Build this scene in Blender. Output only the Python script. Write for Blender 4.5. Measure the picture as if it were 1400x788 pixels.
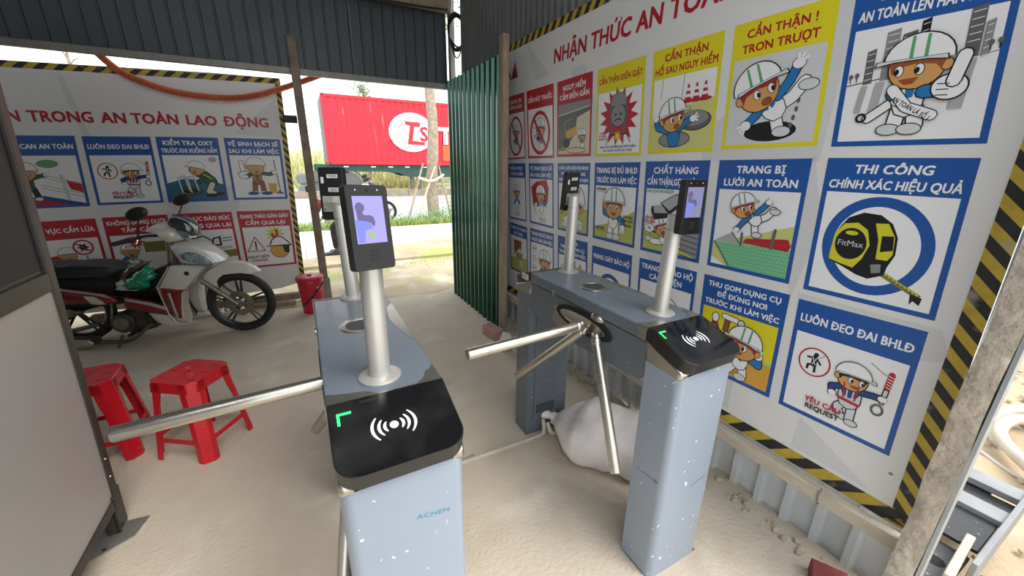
import bpy, bmesh, math, random, unicodedata
import numpy as np
from mathutils import Vector, Matrix
from mathutils.geometry import tessellate_polygon
S = bpy.context.scene
for o in list(bpy.data.objects): bpy.data.objects.remove(o)
COL = S.collection
PI = math.pi
rnd = random.Random(7)

# ---------------------------------------------------------------- camera, sky, sun, exposure
CAM = Vector((0, 0, 1.5)); YAW, PITCH, ROLL, FOC = 0.4905, 0.3102, 0.0134, 531.0
_f = Vector((math.sin(YAW)*math.cos(PITCH), math.cos(YAW)*math.cos(PITCH), -math.sin(PITCH)))
_r0 = Vector((math.cos(YAW), -math.sin(YAW), 0)); _u0 = _r0.cross(_f)
_r = _r0*math.cos(ROLL) + _u0*math.sin(ROLL); _u = _u0*math.cos(ROLL) - _r0*math.sin(ROLL)
cd = bpy.data.cameras.new('camera'); cam = bpy.data.objects.new('camera', cd); COL.objects.link(cam)
cam.matrix_world = Matrix(((_r.x, _u.x, -_f.x, CAM.x), (_r.y, _u.y, -_f.y, CAM.y), (_r.z, _u.z, -_f.z, CAM.z), (0, 0, 0, 1)))
cd.sensor_width = 36; cd.lens = 36*FOC/1400; cd.clip_start = 0.02; cd.clip_end = 500
S.camera = cam

w = bpy.data.worlds.new('overcast sky'); S.world = w; w.use_nodes = True
nt = w.node_tree; bg = nt.nodes['Background']
tc = nt.nodes.new('ShaderNodeTexCoord'); sp = nt.nodes.new('ShaderNodeSeparateXYZ'); rp = nt.nodes.new('ShaderNodeValToRGB')
nt.links.new(tc.outputs['Generated'], sp.inputs[0]); nt.links.new(sp.outputs['Z'], rp.inputs[0])
rp.color_ramp.elements[0].position = 0.0; rp.color_ramp.elements[0].color = (.93, .93, .91, 1)
rp.color_ramp.elements[1].position = .8; rp.color_ramp.elements[1].color = (.86, .93, 1, 1)
nt.links.new(rp.outputs[0], bg.inputs[0]); bg.inputs[1].default_value = 1.25

def lamp(name, kind, energy, **k):
    d = bpy.data.lights.new(name, kind); d.energy = energy
    for a, b in k.items(): setattr(d, a, b)
    o = bpy.data.objects.new(name, d); COL.objects.link(o); return o
sun = lamp('sun', 'SUN', 1.9, angle=math.radians(35), color=(1, .96, .9))
sun.rotation_euler = Vector((-.32, .48, -1.0)).to_track_quat('-Z', 'Y').to_euler()   # light comes from behind the viewer
S.view_settings.view_transform = 'Standard'; S.view_settings.look = 'None'
S.view_settings.gamma = 1; S.view_settings.use_curve_mapping = False
S.view_settings.exposure = 0.82

# ---------------------------------------------------------------- helpers
def ray(x, y):          # direction of sight through a point measured on the photograph
    return _r*((x-700)/FOC) - _u*((y-394)/FOC) + _f
def on_z(x, y, z=0.0):  # the world point on a level plane
    d = ray(x, y); return CAM + d*((z-CAM.z)/d.z)
def on_y(x, y, Y):
    d = ray(x, y); return CAM + d*((Y-CAM.y)/d.y)
def on_x(x, y, X):
    d = ray(x, y); return CAM + d*((X-CAM.x)/d.x)

MATS = {}
def mat(name, col, rough=.6, metal=0, var=0, vscale=6, bump=0, bscale=40, col2=None, emit=0, spec=None, coat=0, alpha=None, trans=0, ior=None, stretch=None):
    if name in MATS: return MATS[name]
    m = bpy.data.materials.new(name); m.use_nodes = True; t = m.node_tree; b = t.nodes['Principled BSDF']
    c = (*col, 1)
    b.inputs['Base Color'].default_value = c; b.inputs['Roughness'].default_value = rough; b.inputs['Metallic'].default_value = metal
    if spec is not None: b.inputs['Specular IOR Level'].default_value = spec
    if coat: b.inputs['Coat Weight'].default_value = coat
    if trans: b.inputs['Transmission Weight'].default_value = trans
    if ior: b.inputs['IOR'].default_value = ior
    if emit: b.inputs['Emission Color'].default_value = c; b.inputs['Emission Strength'].default_value = emit
    co = None
    def coord():
        nonlocal co
        if co is None:
            g = t.nodes.new('ShaderNodeNewGeometry'); co = g.outputs['Position']
            if stretch:
                mp = t.nodes.new('ShaderNodeMapping'); mp.inputs['Scale'].default_value = stretch
                t.links.new(co, mp.inputs[0]); co = mp.outputs[0]
        return co
    if var or col2:
        n = t.nodes.new('ShaderNodeTexNoise'); n.inputs['Scale'].default_value = vscale; n.inputs['Detail'].default_value = 6; n.inputs['Roughness'].default_value = .62
        t.links.new(coord(), n.inputs['Vector'])
        r = t.nodes.new('ShaderNodeValToRGB'); e = r.color_ramp.elements
        e[0].position = .33; e[1].position = .67
        c2 = col2 if col2 else tuple(min(1, x*(1+var)) for x in col)
        c1 = col if col2 else tuple(x*(1-var) for x in col)
        e[0].color = (*c1, 1); e[1].color = (*c2, 1)
        t.links.new(n.outputs['Fac'], r.inputs[0]); t.links.new(r.outputs[0], b.inputs['Base Color'])
    if bump:
        n = t.nodes.new('ShaderNodeTexNoise'); n.inputs['Scale'].default_value = bscale; n.inputs['Detail'].default_value = 5
        t.links.new(coord(), n.inputs['Vector'])
        bp = t.nodes.new('ShaderNodeBump'); bp.inputs['Strength'].default_value = bump; bp.inputs['Distance'].default_value = .01
        t.links.new(n.outputs['Fac'], bp.inputs['Height']); t.links.new(bp.outputs[0], b.inputs['Normal'])
    MATS[name] = m; return m

def over(m, col, scale, lo, hi, rough=None, metal=None, kind='noise', stretch=None, seed=0):
    """lay patches (stains, splashes, bared metal) of another colour over a material"""
    t = m.node_tree; b = t.nodes['Principled BSDF']
    g = t.nodes.new('ShaderNodeNewGeometry'); mp = t.nodes.new('ShaderNodeMapping'); t.links.new(g.outputs['Position'], mp.inputs[0])
    mp.inputs['Location'].default_value = (seed*3.1, seed*1.7, seed*2.3)
    if stretch: mp.inputs['Scale'].default_value = stretch
    if kind == 'noise':
        n = t.nodes.new('ShaderNodeTexNoise'); n.inputs['Detail'].default_value = 5; out = n.outputs['Fac']
    else:
        n = t.nodes.new('ShaderNodeTexVoronoi'); out = n.outputs['Distance']
    n.inputs['Scale'].default_value = scale; vec = mp.outputs[0]
    if kind != 'noise':
        wn = t.nodes.new('ShaderNodeTexNoise'); wn.inputs['Scale'].default_value = scale*2.2; t.links.new(vec, wn.inputs['Vector'])
        va = t.nodes.new('ShaderNodeVectorMath'); va.operation = 'MULTIPLY_ADD'; va.inputs[1].default_value = (.8/scale,)*3
        t.links.new(wn.outputs['Color'], va.inputs[0]); t.links.new(vec, va.inputs[2]); vec = va.outputs[0]
    t.links.new(vec, n.inputs['Vector'])
    mr = t.nodes.new('ShaderNodeMapRange'); mr.inputs[1].default_value = lo; mr.inputs[2].default_value = hi
    t.links.new(out, mr.inputs[0]); fac = mr.outputs[0]
    if kind != 'noise':   # spots only in some cells
        s = t.nodes.new('ShaderNodeSeparateColor'); t.links.new(n.outputs['Color'], s.inputs[0])
        q = t.nodes.new('ShaderNodeMath'); q.operation = 'GREATER_THAN'; q.inputs[1].default_value = .55; t.links.new(s.outputs[0], q.inputs[0])
        q2 = t.nodes.new('ShaderNodeMath'); q2.operation = 'MULTIPLY'; t.links.new(q.outputs[0], q2.inputs[0]); t.links.new(fac, q2.inputs[1]); fac = q2.outputs[0]
    def mixin(sock, val, color):
        mx = t.nodes.new('ShaderNodeMix'); mx.data_type = 'RGBA' if color else 'FLOAT'
        a, bb, o = (mx.inputs[6], mx.inputs[7], mx.outputs[2]) if color else (mx.inputs[2], mx.inputs[3], mx.outputs[0])
        if sock.links: t.links.new(sock.links[0].from_socket, a)
        else: a.default_value = sock.default_value
        bb.default_value = val; t.links.new(fac, mx.inputs[0]); t.links.new(o, sock)
    mixin(b.inputs['Base Color'], (*col, 1), True)
    if rough is not None: mixin(b.inputs['Roughness'], rough, False)
    if metal is not None: mixin(b.inputs['Metallic'], metal, False)
    return m

class MB:
    """collects shapes and links them as ONE mesh object"""
    def __init__(s): s.v = []; s.f = []; s.m = []; s.ms = []
    def mi(s, m):
        if m is None: return 0
        if m not in s.ms: s.ms.append(m)
        return s.ms.index(m)
    def add(s, vs, fs, m=None):
        b = len(s.v); k = s.mi(m); s.v += [tuple(v) for v in vs]
        for f in fs: s.f.append(tuple(i+b for i in f)); s.m.append(k)
        return s
    def box(s, c, d, rot=None, m=None):
        c = Vector(c); R = rot if rot is not None else Matrix.Identity(3)
        vs = [c + R @ Vector((a*d[0]/2, b*d[1]/2, e*d[2]/2)) for a in (-1, 1) for b in (-1, 1) for e in (-1, 1)]
        return s.add(vs, [(0, 1, 3, 2), (4, 6, 7, 5), (0, 4, 5, 1), (2, 3, 7, 6), (0, 2, 6, 4), (1, 5, 7, 3)], m)
    def b2(s, a, b, m=None):
        return s.box([(x+y)/2 for x, y in zip(a, b)], [abs(y-x) for x, y in zip(a, b)], None, m)
    def prism(s, pts, a, b, axis='y', m=None):
        """profile in the other two axes, extruded from a to b"""
        def P(p, t): return {'y': (p[0], t, p[1]), 'x': (t, p[0], p[1]), 'z': (p[0], p[1], t)}[axis]
        n = len(pts); vs = [P(p, a) for p in pts] + [P(p, b) for p in pts]
        fs = [(i, (i+1) % n, n+(i+1) % n, n+i) for i in range(n)]
        tr = tessellate_polygon([[Vector((p[0], p[1], 0)) for p in pts]])
        fs += [tuple(t) for t in tr] + [tuple(n+i for i in reversed(t)) for t in tr]
        return s.add(vs, fs, m)
    def pillow(s, pts, mid, hw, taper=.75, axis='y', m=None, rows=((-1, .0), (-.8, .6), (-.35, 1), (.35, 1), (.8, .6), (1, .0))):
        """a profile blown up to a rounded body: outline shrinks towards both sides"""
        n = len(pts); cx = sum(p[0] for p in pts)/n; cz = sum(p[1] for p in pts)/n
        vs = []
        for t, g in rows:
            k = taper + (1-taper)*g
            for p in pts:
                a, b = cx+(p[0]-cx)*k, cz+(p[1]-cz)*k
                vs.append({'y': (a, mid+t*hw, b), 'x': (mid+t*hw, a, b), 'z': (a, b, mid+t*hw)}[axis])
        fs = []
        for r in range(len(rows)-1):
            for i in range(n): fs.append((r*n+i, r*n+(i+1) % n, (r+1)*n+(i+1) % n, (r+1)*n+i))
        tr = tessellate_polygon([[Vector((p[0], p[1], 0)) for p in pts]]); L = (len(rows)-1)*n
        fs += [tuple(t) for t in tr] + [tuple(L+i for i in reversed(t)) for t in tr]
        return s.add(vs, fs, m)
    def tube(s, path, r, n=12, m=None, caps=True, closed=False):
        P = [Vector(p) for p in path]; R = r if isinstance(r, (list, tuple)) else [r]*len(P); vs = []; N = len(P)
        up = None
        for i, p in enumerate(P):
            if closed: d = P[(i+1) % N]-P[i-1]
            else: d = P[min(i+1, N-1)]-P[max(i-1, 0)]
            d.normalize()
            if up is None:
                up = Vector((0, 0, 1)) if abs(d.z) < .9 else Vector((0, 1, 0))
            a = d.cross(up)
            if a.length < 1e-5: a = d.orthogonal()
            a.normalize(); up = a.cross(d).normalized()
            for k in range(n):
                t = 2*PI*k/n; vs.append(p + (a*math.cos(t)+up*math.sin(t))*R[i])
        fs = []
        for i in range(N if closed else N-1):
            j = (i+1) % N
            for k in range(n): fs.append((i*n+k, i*n+(k+1) % n, j*n+(k+1) % n, j*n+k))
        if caps and not closed:
            fs.append(tuple(reversed(range(n)))); fs.append(tuple((N-1)*n+k for k in range(n)))
        return s.add(vs, fs, m)
    def lathe(s, prof, c=(0, 0, 0), axis=(0, 0, 1), n=24, m=None):
        """prof: (radius, height) pairs along axis"""
        a = Vector(axis).normalized(); x = a.orthogonal().normalized(); y = a.cross(x); c = Vector(c); vs = []
        for r, h in prof:
            for k in range(n):
                t = 2*PI*k/n; vs.append(c + a*h + (x*math.cos(t)+y*math.sin(t))*max(r, 1e-5))
        fs = [(i*n+k, i*n+(k+1) % n, (i+1)*n+(k+1) % n, (i+1)*n+k) for i in range(len(prof)-1) for k in range(n)]
        ring = prof[0] == prof[-1]
        if prof[0][0] > 1e-4 and not ring: fs.append(tuple(reversed(range(n))))
        if prof[-1][0] > 1e-4 and not ring: fs.append(tuple((len(prof)-1)*n+k for k in range(n)))
        return s.add(vs, fs, m)
    def ball(s, c, r, n=16, k=8, m=None, rot=None):
        r = r if isinstance(r, (tuple, list)) else (r, r, r); R = rot if rot is not None else Matrix.Identity(3); vs = []; fs = []
        for i in range(k+1):
            p = PI*i/k
            for j in range(n):
                t = 2*PI*j/n; vs.append(Vector(c)+R @ Vector((r[0]*math.sin(p)*math.cos(t), r[1]*math.sin(p)*math.sin(t), r[2]*math.cos(p))))
        for i in range(k):
            for j in range(n): fs.append((i*n+j, i*n+(j+1) % n, (i+1)*n+(j+1) % n, (i+1)*n+j))
        return s.add(vs, fs, m)
    def mesh(s, name, m=None, smooth=True, ang=35, weld=True):
        me = bpy.data.meshes.new(name); me.from_pydata(s.v, [], s.f)
        ms = s.ms if s.ms else [m]
        for q in ms: me.materials.append(q)
        if len(s.ms) > 1: me.polygons.foreach_set('material_index', s.m)
        b = bmesh.new(); b.from_mesh(me)
        if weld: bmesh.ops.remove_doubles(b, verts=b.verts, dist=1e-5)
        bmesh.ops.recalc_face_normals(b, faces=b.faces); b.to_mesh(me); b.free()
        if smooth:
            me.polygons.foreach_set('use_smooth', [True]*len(me.polygons)); me.set_sharp_from_angle(angle=math.radians(ang))
        me.update(); return me
    def build(s, name, m=None, parent=None, bevel=0, seg=2, smooth=True, ang=35, weld=True, off=None):
        o = bpy.data.objects.new(name, s.mesh(name, m, smooth, ang, weld)); COL.objects.link(o)
        if parent: o.parent = parent
        if bevel:
            d = o.modifiers.new('bevel', 'BEVEL'); d.width = bevel; d.segments = seg; d.limit_method = 'ANGLE'; d.angle_limit = math.radians(40)
        return o

def tag(o, label=None, cat=None, group=None, kind=None):
    if label: o['label'] = label
    if cat: o['category'] = cat
    if group: o['group'] = group
    if kind: o['kind'] = kind
    return o
def thing(name, label, cat, loc=(0, 0, 0), rz=0, group=None, kind=None):
    o = bpy.data.objects.new(name, None); COL.objects.link(o); o.location = loc; o.rotation_euler = (0, 0, rz)
    o.empty_display_size = .1
    return tag(o, label, cat, group, kind)
def copy_tree(o, parent=None):
    c = o.copy(); COL.objects.link(c); c.parent = parent
    for ch in KIDS(o): copy_tree(ch, c)
    return c
def KIDS(o): return [x for x in list(bpy.data.objects) if x.parent == o]

_tc = {}
def text_shape(s, bold=.02, shear=0):
    """a line of text as flat faces (x, y, sublayer); heavier weights by overlaid shifted copies"""
    k = (s, bold, shear)
    if k in _tc: return _tc[k]
    c = bpy.data.curves.new('t', 'FONT'); c.resolution_u = 2; c.shear = shear; c.space_character = 1+bold*.9
    o = bpy.data.objects.new('t', c)
    def shape(st):
        c.body = st; me = bpy.data.meshes.new_from_object(o)
        v = [(q.co.x, q.co.y) for q in me.vertices]; f = [tuple(p.vertices) for p in me.polygons]; bpy.data.meshes.remove(me); return v, f
    st = ''; horns = []
    for i, ch in enumerate(s.replace('Đ', 'D')):      # hooks and bars that cross their letter are drawn by themselves
        d = unicodedata.normalize('NFD', ch)
        if '\u031b' in d: horns.append(i); ch = unicodedata.normalize('NFC', d.replace('\u031b', ''))
        st += ch
    v0, f0 = shape(st); bars = []; hk = []
    for i in horns:
        xr = max(p[0] for p in shape('H'*0+st[:i]+('O' if st[i] in 'OÓÒỌỎÕ' else 'U'))[0]); U = st[i] not in 'OÓÒỌỎÕ'
        a, y = (xr-.10, .60) if not U else (xr-.03, .63); hk.append([(a, y), (a+.02, y-.07), (xr+.06, y+.0), (xr+.11, y+.12), (xr+.10, y+.20), (xr+.02, y+.20), (xr+.03, y+.10)])
    if 'Đ' in s:      # the bar of the letter is drawn by itself
        vd = shape('D')[0]; dw = max(p[0] for p in vd)-min(p[0] for p in vd)
        for i, ch in enumerate(s):
            if ch == 'Đ':
                xr = max(p[0] for p in shape('H'*0+st[:i]+'D')[0]); xl = xr-dw; bars.append((xl-.09, xl+.30))
    bpy.data.objects.remove(o); bpy.data.curves.remove(c)
    x0 = min([v[0] for v in v0]+[q[0] for q in bars])-bold; x1 = max(v[0] for v in v0)+bold; vs = []; fs = []; l = 0
    for dx, dy in (((-1, -1), (1, -1), (1, 1), (-1, 1)) if bold > .005 else ((0, 0),)):
        n = len(vs); vs += [(x-x0+dx*bold, y+dy*bold*.7, l) for x, y in v0]; fs += [tuple(i+n for i in f) for f in f0]; l += 1
    for a, b_ in bars:
        n = len(vs); vs += [(a-x0, .315, l), (b_-x0, .315, l), (b_-x0, .415+bold*.5, l), (a-x0, .415+bold*.5, l)]; fs.append((n, n+1, n+2, n+3))
    for P in hk:
        n = len(vs); vs += [(x-x0, y, l) for x, y in P]; fs += [tuple(n+i for i in t) for t in tessellate_polygon([[Vector((p[0], p[1], 0)) for p in P]])]
    _tc[k] = (vs, fs, x1-x0); return _tc[k]

def ccurve(pts, n=8):   # smooth path through points
    P = [Vector(p) for p in pts]; out = []
    for i in range(len(P)-1):
        a, b, c, d = P[max(i-1, 0)], P[i], P[i+1], P[min(i+2, len(P)-1)]
        for k in range(n):
            t = k/n; out.append(.5*((2*b)+(c-a)*t+(2*a-5*b+4*c-d)*t*t+(3*b-a-3*c+d)*t**3))
    out.append(P[-1]); return out

def world_parts(root):      # parts built at their world place under a root that stands elsewhere
    inv = root.matrix_basis.inverted()
    for c in KIDS(root): c.matrix_parent_inverse = inv

# ---------------------------------------------------------------- materials
M = {}
def mm(k, *a, **kw): M[k] = mat(k, *a, **kw); return M[k]
mm('concrete', (.56, .48, .38), .85, var=.08, vscale=1.6, bump=.5, bscale=55)
over(M['concrete'], (.47, .39, .29), 2.2, .55, .75, seed=1); over(M['concrete'], (.64, .57, .47), 3.1, .56, .7, seed=4)
over(M['concrete'], (.16, .13, .10), 34, .07, .03, kind='v', seed=2)
over(M['concrete'], (.42, .25, .2), 1.3, .66, .8, seed=9)
mm('sand', (.44, .34, .22), .95, var=.22, vscale=3, bump=1, bscale=22)
mm('dirt', (.44, .36, .24), .95, var=.18, vscale=2.2, bump=.8, bscale=30)
over(M['dirt'], (.34, .36, .12), 1.5, .5, .68, seed=3); over(M['dirt'], (.54, .48, .38), 2.6, .55, .7, seed=6)
mm('paving', (.60, .585, .55), .85, var=.06, vscale=5, bump=.2, bscale=60)
mm('road', (.38, .38, .375), .8, var=.06, vscale=3, bump=.15, bscale=90)
mm('kerb', (.30, .25, .19), .9, var=.2, vscale=5, bump=.4)
mm('kerb_light', (.58, .56, .52), .9, var=.1)
mm('verge', (.30, .27, .15), .95, var=.3, vscale=6, bump=.8)
mm('field', (.46, .47, .13), .95, var=.25, vscale=.6, col2=(.66, .66, .36), bump=.6, bscale=6)
mm('grass', (.20, .33, .08), .8, col2=(.40, .48, .14), vscale=3)
mm('reed', (.52, .55, .24), .8, col2=(.70, .68, .40), vscale=1)
mm('leaf', (.10, .22, .06), .7, col2=(.22, .34, .12), vscale=5)
mm('bark', (.36, .29, .22), .9, var=.3, vscale=14, bump=1, bscale=30)
mm('stake', (.42, .33, .25), .85, var=.25, vscale=12, bump=.4)
mm('band', (.7, .66, .55), .8)
mm('header', (.075, .09, .105), .45, metal=.2, var=.12, vscale=2)
mm('galv', (.27, .29, .295), .36, metal=.6, var=.1, vscale=3)
mm('lowwall', (.62, .67, .70), .42, metal=.1, var=.08, vscale=3)
over(M['lowwall'], (.42, .36, .28), 2.5, .58, .8, seed=5)
mm('green_sheet', (.010, .085, .055), .22, metal=.45, var=.2, vscale=4, coat=.3)
mm('wood_post', (.30, .23, .17), .85, var=.25, vscale=9, bump=.5, stretch=(3, 3, .6))
mm('rust_steel', (.26, .21, .17), .7, metal=.3, var=.3, vscale=8, bump=.4)
over(M['rust_steel'], (.30, .12, .05), 5, .6, .75)
mm('grey_steel', (.25, .245, .23), .5, metal=.5, var=.15, vscale=7)
mm('pale_steel', (.36, .40, .43), .4, metal=.5, var=.1)
mm('batten', (.50, .44, .36), .85, var=.15, vscale=10, bump=.5, stretch=(4, .8, 4))
mm('cement_crust', (.44, .385, .32), .95, var=.22, vscale=14, bump=1, bscale=48)
over(M['cement_crust'], (.62, .58, .5), 11, .58, .66, seed=2)
mm('roof', (.22, .24, .25), .5, metal=.4)
mm('black', (.012, .012, .013), .5)
mm('cable', (.015, .015, .017), .45)
mm('orange_hose', (.52, .13, .06), .55, var=.15)

# ---------------------------------------------------------------- the setting
def plate(name, pts, z0, z1, m, kind='structure', parent=None, bevel=0):
    return tag(MB().prism(pts, z0, z1, 'z').build(name, m, parent, bevel=bevel), kind=kind)
fl = [(-4.5, -2.6), (1.70, -2.6), (1.70, .15), (1.74, .8), (1.70, 1.5), (1.76, 2.2), (1.73, 3.0), (1.75, 4.4), (1.53, 4.47), (1.33, 4.36), (1.21, 4.35), (1.02, 4.40), (.79, 4.39), (.2, 4.44), (-.6, 4.58), (-1.5, 4.56), (-4.5, 4.62)]
plate('floor', fl, -.06, 0, M['concrete'])
# ground outside: a slightly uneven sheet
def terrain(name, x0, x1, y0, y1, step, z, amp, m, fn=None):
    nx = int((x1-x0)/step)+1; ny = int((y1-y0)/step)+1; b = MB(); vs = []
    r = random.Random(len(name))
    for j in range(ny):
        for i in range(nx):
            x = x0+(x1-x0)*i/(nx-1); y = y0+(y1-y0)*j/(ny-1)
            h = z+amp*(math.sin(x*2.1+1)*math.sin(y*1.7)+.6*r.uniform(-1, 1))
            vs.append((x, y, h+(fn(x, y) if fn else 0)))
    b.add(vs, [(j*nx+i, j*nx+i+1, (j+1)*nx+i+1, (j+1)*nx+i) for j in range(ny-1) for i in range(nx-1)])
    return tag(b.build(name, m, ang=80), kind='structure')
terrain('ground', -14, 16, 4.2, 7.6, .25, -.035, .010, M['dirt'])
terrain('yard_ground', 1.65, 9, -3, 4.3, .12, -.07, .022, M['sand'])
terrain('far_field', -40, 60, 24, 60, 1.5, 0, .12, M['field'], lambda x, y: max(0, min(1, (y-25)/6))*1.1)
plate('road', [(-40, 10.4), (60, 10.4), (60, 24.2), (-40, 24.2)], -.12, -.02, M['road'])
plate('verge', [(-14, 9.72), (20, 9.72), (20, 10.3), (-14, 10.3)], -.1, -.005, M['verge'])
plate('road_kerb', [(-14, 10.3), (20, 10.3), (20, 10.42), (-14, 10.42)], -.1, .03, M['kerb_light'])
plate('dirt_spill', [(-5, 6.3), (-1.5, 6.75), (-.05, 6.87), (.7, 7.22), (1.4, 7.4), (2.0, 7.66), (2.75, 7.93), (4.5, 8.3), (8, 8.4), (8, 6.3)], -.05, .008, M['dirt'])
sw = tag(MB().b2((-10, 6.75, -.12), (12, 9.72, -.03), M['kerb_light']).build('sidewalk'), kind='structure')
sl = MB().b2((-.296, -.296, -.03), (.296, .296, 0)).mesh('paving_slab', M['paving'], smooth=False)
for i in range(-6, 11):
    for j in range(5):
        o = bpy.data.objects.new('paving_slab', sl); COL.objects.link(o); o.parent = sw
        o.location = (.25+i*.6, 7.04+j*.6, rnd.uniform(-.004, .003)); o.rotation_euler = (rnd.uniform(-.004, .004), rnd.uniform(-.004, .004), 0)
md = tag(MB().b2((-40, 19.02, -.1), (60, 19.5, .2), M['kerb_light']).build('road_median'), kind='structure')
ks = MB().b2((-.49, -.1, -.1), (.49, .1, .27)).mesh('kerb_stone', M['kerb'], smooth=False)
for i in range(26):
    o = bpy.data.objects.new('kerb_stone', ks); COL.objects.link(o); o.parent = md; o.location = (-4+i, 19.0, rnd.uniform(-.008, .008))

def corrugated(root, O, al, nr, L, z0, z1, pitch, dep, m, kind='rib', sheet=1.0, name='sheet', gap=0):
    """ribbed steel sheets side by side, each a part; ribs run upright"""
    O = Vector(O); al = Vector(al); nr = Vector(nr); th = .0015
    ns = max(1, round(L/sheet)); w = L/ns; out = []
    for k in range(ns):
        a, b = k*w+gap, (k+1)*w-gap; pts = []; t = a; i = 0
        nrib = max(1, round((b-a)/pitch)); pp = (b-a)/nrib
        for q in range(nrib):
            s = a+q*pp
            if kind == 'rib': prof = [(0, 0), (.30, 0), (.40, 1), (.60, 1), (.70, 0)]
            elif kind == 'pan': prof = [(0, 0), (.80, 0), (.86, 1), (.94, 1)]
            else: prof = [(j/8, .5-.5*math.cos(2*PI*j/8)) for j in range(8)]
            pts += [(s+f*pp, g*dep) for f, g in prof]
        pts.append((b, 0))
        lift = (k % 2)*.0022
        fr = [O+al*p+nr*(d+lift) for p, d in pts]; bk = [O+al*p+nr*(d+lift-th) for p, d in reversed(pts)]
        P = [(v.x, v.y) for v in fr+bk]; n = len(P); nf = len(fr)
        mb = MB(); vs = [(x, y, z0) for x, y in P]+[(x, y, z1) for x, y in P]
        fs = [(j, (j+1) % n, n+(j+1) % n, n+j) for j in range(n)]
        for j in range(nf-1):
            A, B, C, D = j, j+1, n-2-j, n-1-j
            fs += [(A, B, C, D), (n+D, n+C, n+B, n+A)]
        mb.add(vs, fs); o = mb.build(name, m, root, smooth=(kind == 'wave'), weld=False); out.append(o)
    return out
# fascia of dark ribbed sheets above the entrance
wb = tag(MB().b2((-4.3, 4.745, 3.1), (1.62, 4.79, 3.16), M['wood_post']).build('wall_back'), kind='structure')
corrugated(wb, (-4.3, 4.72, 0), (1, 0, 0), (0, -1, 0), 5.95, 2.33, 3.3, .105, .016, M['header'], 'pan', .93)
tag(MB().b2((-4.3, 4.69, 2.295), (1.66, 4.745, 2.35)).build('trim_1', M['grey_steel'], bevel=.004), kind='structure')
tag(MB().b2((-.2, 4.55, 3.02), (1.66, 4.64, 3.12)).build('trim_2', M['wood_post'], bevel=.006), kind='structure')
# right side wall
wr = tag(MB().b2((1.76, .22, 1.0), (1.80, 4.42, 1.06), M['grey_steel']).build('wall_right'), kind='structure')
corrugated(wr, (1.735, .20, 0), (0, 1, 0), (-1, 0, 0), 3.18, -.02, 2.40, .118, .030, M['lowwall'], 'rib', 1.06)
corrugated(wr, (1.742, .20, 0), (0, 1, 0), (-1, 0, 0), 4.29, 2.385, 3.3, .085, .022, M['galv'], 'wave', 1.055, gap=.002)
corrugated(wr, (1.742, 3.40, 0), (0, 1, 0), (-1, 0, 0), 1.09, -.02, 2.385, .085, .022, M['galv'], 'wave', 1.02)
wl = tag(MB().b2((-3.50, -1.4, 1.4), (-3.46, 4.6, 1.46), M['grey_steel']).build('shade_wall_left'), kind='structure')  # unseen wall, added to block light from the left
corrugated(wl, (-3.42, -1.4, 0), (0, 1, 0), (1, 0, 0), 6.1, -.02, 3.3, .19, .03, M['galv'], 'rib', 1.02)
# unseen roof sheets with purlins, added and sized to shade the back
rf = tag(MB().b2((-4.4, .45, 3.36), (1.95, .52, 3.42), M['grey_steel']).b2((-4.4, 2.9, 3.36), (1.95, 2.97, 3.42), M['grey_steel']).b2((-4.4, 4.6, 3.36), (1.95, 4.67, 3.42), M['grey_steel']).build('shade_roof'), kind='structure')
for i in range(7):
    tag(MB().b2((-4.4+i*.9, .4, 3.42+.003*(i % 2)), (-3.49+i*.9, 5.0, 3.425+.003*(i % 2))).build('shade_roof_sheet', M['roof'], rf))

# green ribbed partition beside the entrance, its wooden post
gp = thing('sheet_partition', 'dark green ribbed steel sheet screen standing right of the entrance', 'screen', (1.5, 3.6, 0))
gs = corrugated(None, (1.505, 3.03, 0), (0, 1, 0), (-1, 0, 0), 1.26, .0, 2.30, .105, .024, M['green_sheet'], 'rib', .63)
for o in gs: o.parent = gp
o = MB().b2((1.515, 3.0, 1.2), (1.545, 4.28, 1.25)).build('rail', M['wood_post'], gp)
world_parts(gp)
tag(MB().b2((1.475, 2.955, 0), (1.53, 3.02, 2.42)).build('wooden_post', M['wood_post'], bevel=.004), 'brown wooden post at the near edge of the green sheet screen', 'post')
# grey steel post in the middle of the entrance
b = MB(); x, y = .105, 4.66
b.b2((x-.035, y-.035, 0), (x-.028, y+.035, 2.62)); b.b2((x-.035, y+.028, 0), (x+.04, y+.035, 2.62)); b.b2((x-.03, y-.03, .0), (x+.04, y+.03, 2.6))
sp_ = b.build('steel_post', M['rust_steel'], bevel=.003); tag(sp_, 'weathered grey brown steel post left of centre, carrying the fascia', 'post')
o = MB().lathe([(0, 0), (.03, 0), (.03, .02), (0, .02)], (x-.037, y, 1.22), (-1, 0, 0), 10).build('weld_plate', M['rust_steel'], sp_)
o = MB().b2((x-.045, y-.045, .0), (x+.055, y+.045, .26)).build('foot_block', M['grey_steel'], sp_, bevel=.004)
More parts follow.
